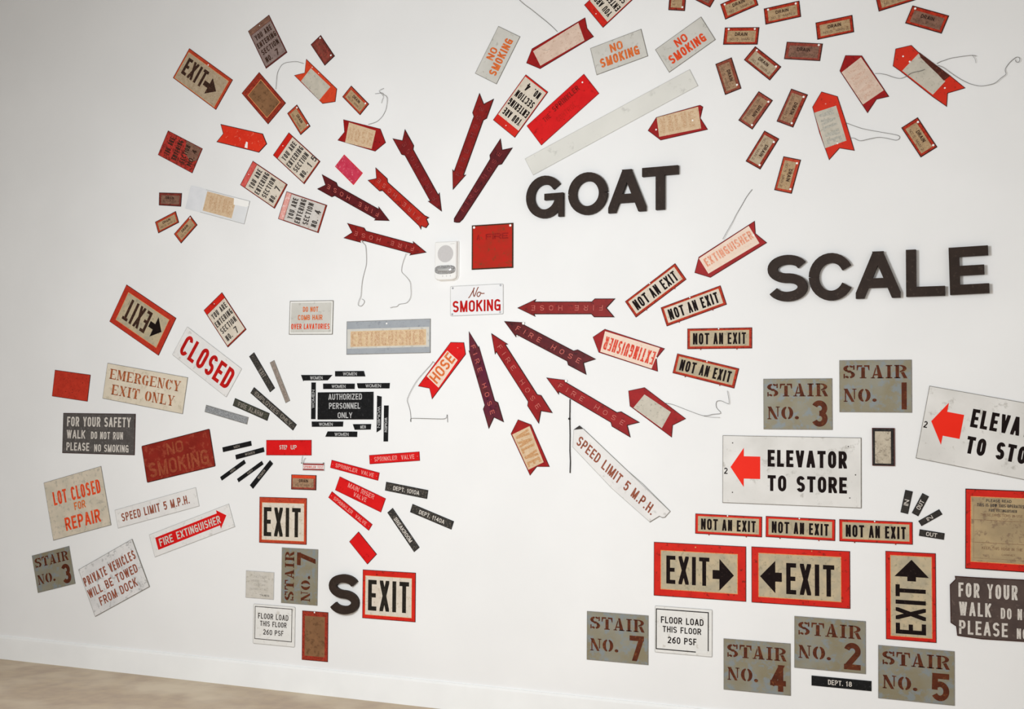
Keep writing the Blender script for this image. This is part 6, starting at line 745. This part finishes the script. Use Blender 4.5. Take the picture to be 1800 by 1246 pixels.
# ------------------------------------------------------------------ block letters
LAB = {('G','GOAT'): 'dark brown block letter G beginning the word GOAT', ('O','GOAT'): 'dark brown block letter O in the word GOAT',
 ('A','GOAT'): 'dark brown block letter A in the word GOAT', ('T','GOAT'): 'dark brown block letter T ending the word GOAT',
 ('S','SCALE'): 'dark brown block letter S beginning the word SCALE', ('C','SCALE'): 'dark brown block letter C in the word SCALE',
 ('A','SCALE'): 'dark brown block letter A in the word SCALE', ('L','SCALE'): 'dark brown block letter L in the word SCALE',
 ('E','SCALE'): 'dark brown block letter E ending the word SCALE', ('S','S'): 'dark brown block letter S beside the square EXIT sign'}
LT = .022
for ch, word, cx, cz, ux, uz, vx, vz in LETTERS:
    bm = text_bm(ch, (-(ux+vx)/2, -(uz+vz)/2, ux, uz, vx, vz), 'block', LT, LT - .002)
    bmesh.ops.remove_doubles(bm, verts=bm.verts, dist=1e-6)
    o = link('block_letter', bm, [mat('letter_brown')], None, frame_at(cx, cz, 0, .001))
    o['label'] = LAB[(ch, word)]; o['category'] = 'letter'
    if word != 'S': o['group'] = 'block letters of the word ' + word

# ------------------------------------------------------------------ alarm strobe
def strobe():
    x0, x1, zt, zb, dp = STROBE
    root = bpy.data.objects.new('alarm_strobe', None); COL.objects.link(root)
    root.matrix_world = frame_at((x0+x1)/2, (zt+zb)/2, 0, 0)
    root['label'] = 'white wall alarm strobe with round speaker grille and clear lens'; root['category'] = 'alarm'
    w = (x1-x0)/2; h = (zt-zb)/2
    pts = [(-w, -h*.8), (-w*.93, -h*.93), (-w*.6, -h), (w*.6, -h), (w*.9, -h*.93), (w, -h*.8), (w, h*.97), (w*.97, h), (-w*.97, h), (-w, h*.97)]
    bm = bmesh.new(); rings = []
    for zz, ins in ((0, -.004), (.006, -.004), (dp*.3, 0), (dp-.004, 0), (dp, .004)):
        rings.append([bm.verts.new((a, b, zz)) for a, b in (inset(pts, ins) if ins else pts)])
    for a, b in zip(rings, rings[1:]):
        for i in range(len(pts)):
            j = (i+1) % len(pts); bm.faces.new((a[i], a[j], b[j], b[i]))
    cap(bm, rings[-1])
    child('housing', bm, [mat('device_white')], root)
    r = w*.72; gy = h*.36
    bm = bmesh.new(); n = 28
    v = [bm.verts.new((math.cos(k*2*math.pi/n)*r, gy + math.sin(k*2*math.pi/n)*r, dp+.0006)) for k in range(n)]; bm.faces.new(v)
    g = child('speaker_grille', bm, [mat('device_grey')], root)
    bm = bmesh.new()
    for k in range(-6, 7):
        xx = k * r / 6.8; hh = math.sqrt(r*r - xx*xx) * .9
        boxbm(xx - r*.035, gy - hh, dp+.0006, xx + r*.035, gy + hh, dp+.0016, bm)
    sl = child('grille_bars', bm, [mat('device_grey')], g)
    child('marking', boxbm(w*.45, h*.86, dp, w*.85, h*.875, dp+.0005), [mat('pale_edge')], root)
    # reflector and lens
    ly = -h*.47; a, b = w*.95, h*.23
    n = 28; bm = bmesh.new()
    rings = []
    for s, zz in ((1.0, dp), (1.0, dp+.004), (.82, dp+.005), (.7, dp+.001)):
        rings.append([bm.verts.new((math.copysign(abs(math.cos(k*2*math.pi/n))**.55, math.cos(k*2*math.pi/n))*a*s, ly + math.copysign(abs(math.sin(k*2*math.pi/n))**.7, math.sin(k*2*math.pi/n))*b*s, zz)) for k in range(n)])
    for p, q in zip(rings, rings[1:]):
        for i in range(n):
            j = (i+1) % n; bm.faces.new((p[i], p[j], q[j], q[i]))
    bm.faces.new(rings[-1])
    chrome = bpy.data.materials.new('strobe_reflector'); chrome.use_nodes = True
    cb = chrome.node_tree.nodes['Principled BSDF']; cb.inputs['Base Color'].default_value = (.8,.8,.8,1); cb.inputs['Metallic'].default_value = .9; cb.inputs['Roughness'].default_value = .22
    tn = chrome.node_tree.nodes.new('ShaderNodeTexNoise'); tn.inputs['Scale'].default_value = 60
    bn = chrome.node_tree.nodes.new('ShaderNodeBump'); bn.inputs['Strength'].default_value = .6; bn.inputs['Distance'].default_value = .004
    chrome.node_tree.links.new(tn.outputs['Fac'], bn.inputs['Height']); chrome.node_tree.links.new(bn.outputs[0], cb.inputs['Normal'])
    ref = child('strobe_reflector', bm, [chrome], root)
    bm = tube_bm([(-a*.6, ly, dp+.006), (0, ly-.001, dp+.009), (a*.6, ly, dp+.006)], b*.28, 10)
    glass = bpy.data.materials.new('clear_lens'); glass.use_nodes = True
    gb = glass.node_tree.nodes['Principled BSDF']; gb.inputs['Transmission Weight'].default_value = .9; gb.inputs['Roughness'].default_value = .05; gb.inputs['Base Color'].default_value = (.95,.96,.97,1)
    child('flash_tube', bm, [mat('white_dot')], ref)
    bm = bmesh.new(); rings = []
    for s, zz in ((.98, dp+.004), (.9, dp+.012), (.7, dp+.017), (.3, dp+.019)):
        rings.append([bm.verts.new((math.copysign(abs(math.cos(k*2*math.pi/n))**.55, math.cos(k*2*math.pi/n))*a*s, ly + math.copysign(abs(math.sin(k*2*math.pi/n))**.7, math.sin(k*2*math.pi/n))*b*s, zz)) for k in range(n)])
    for p, q in zip(rings, rings[1:]):
        for i in range(n):
            j = (i+1) % n; f = bm.faces.new((p[i], p[j], q[j], q[i])); f.smooth = True
    bm.faces.new(rings[-1])
    child('lens', bm, [glass], root)
    for i in range(3):
        xx = (-.25 + i*.35) * w
        child('vent_slot', boxbm(xx, -h*.84, dp, xx+.0035, -h*.75, dp+.0006), [mat('device_grey')], root)
STROBE = (-2.9628, -2.8378, 2.3977, 2.1978, .03)
strobe()
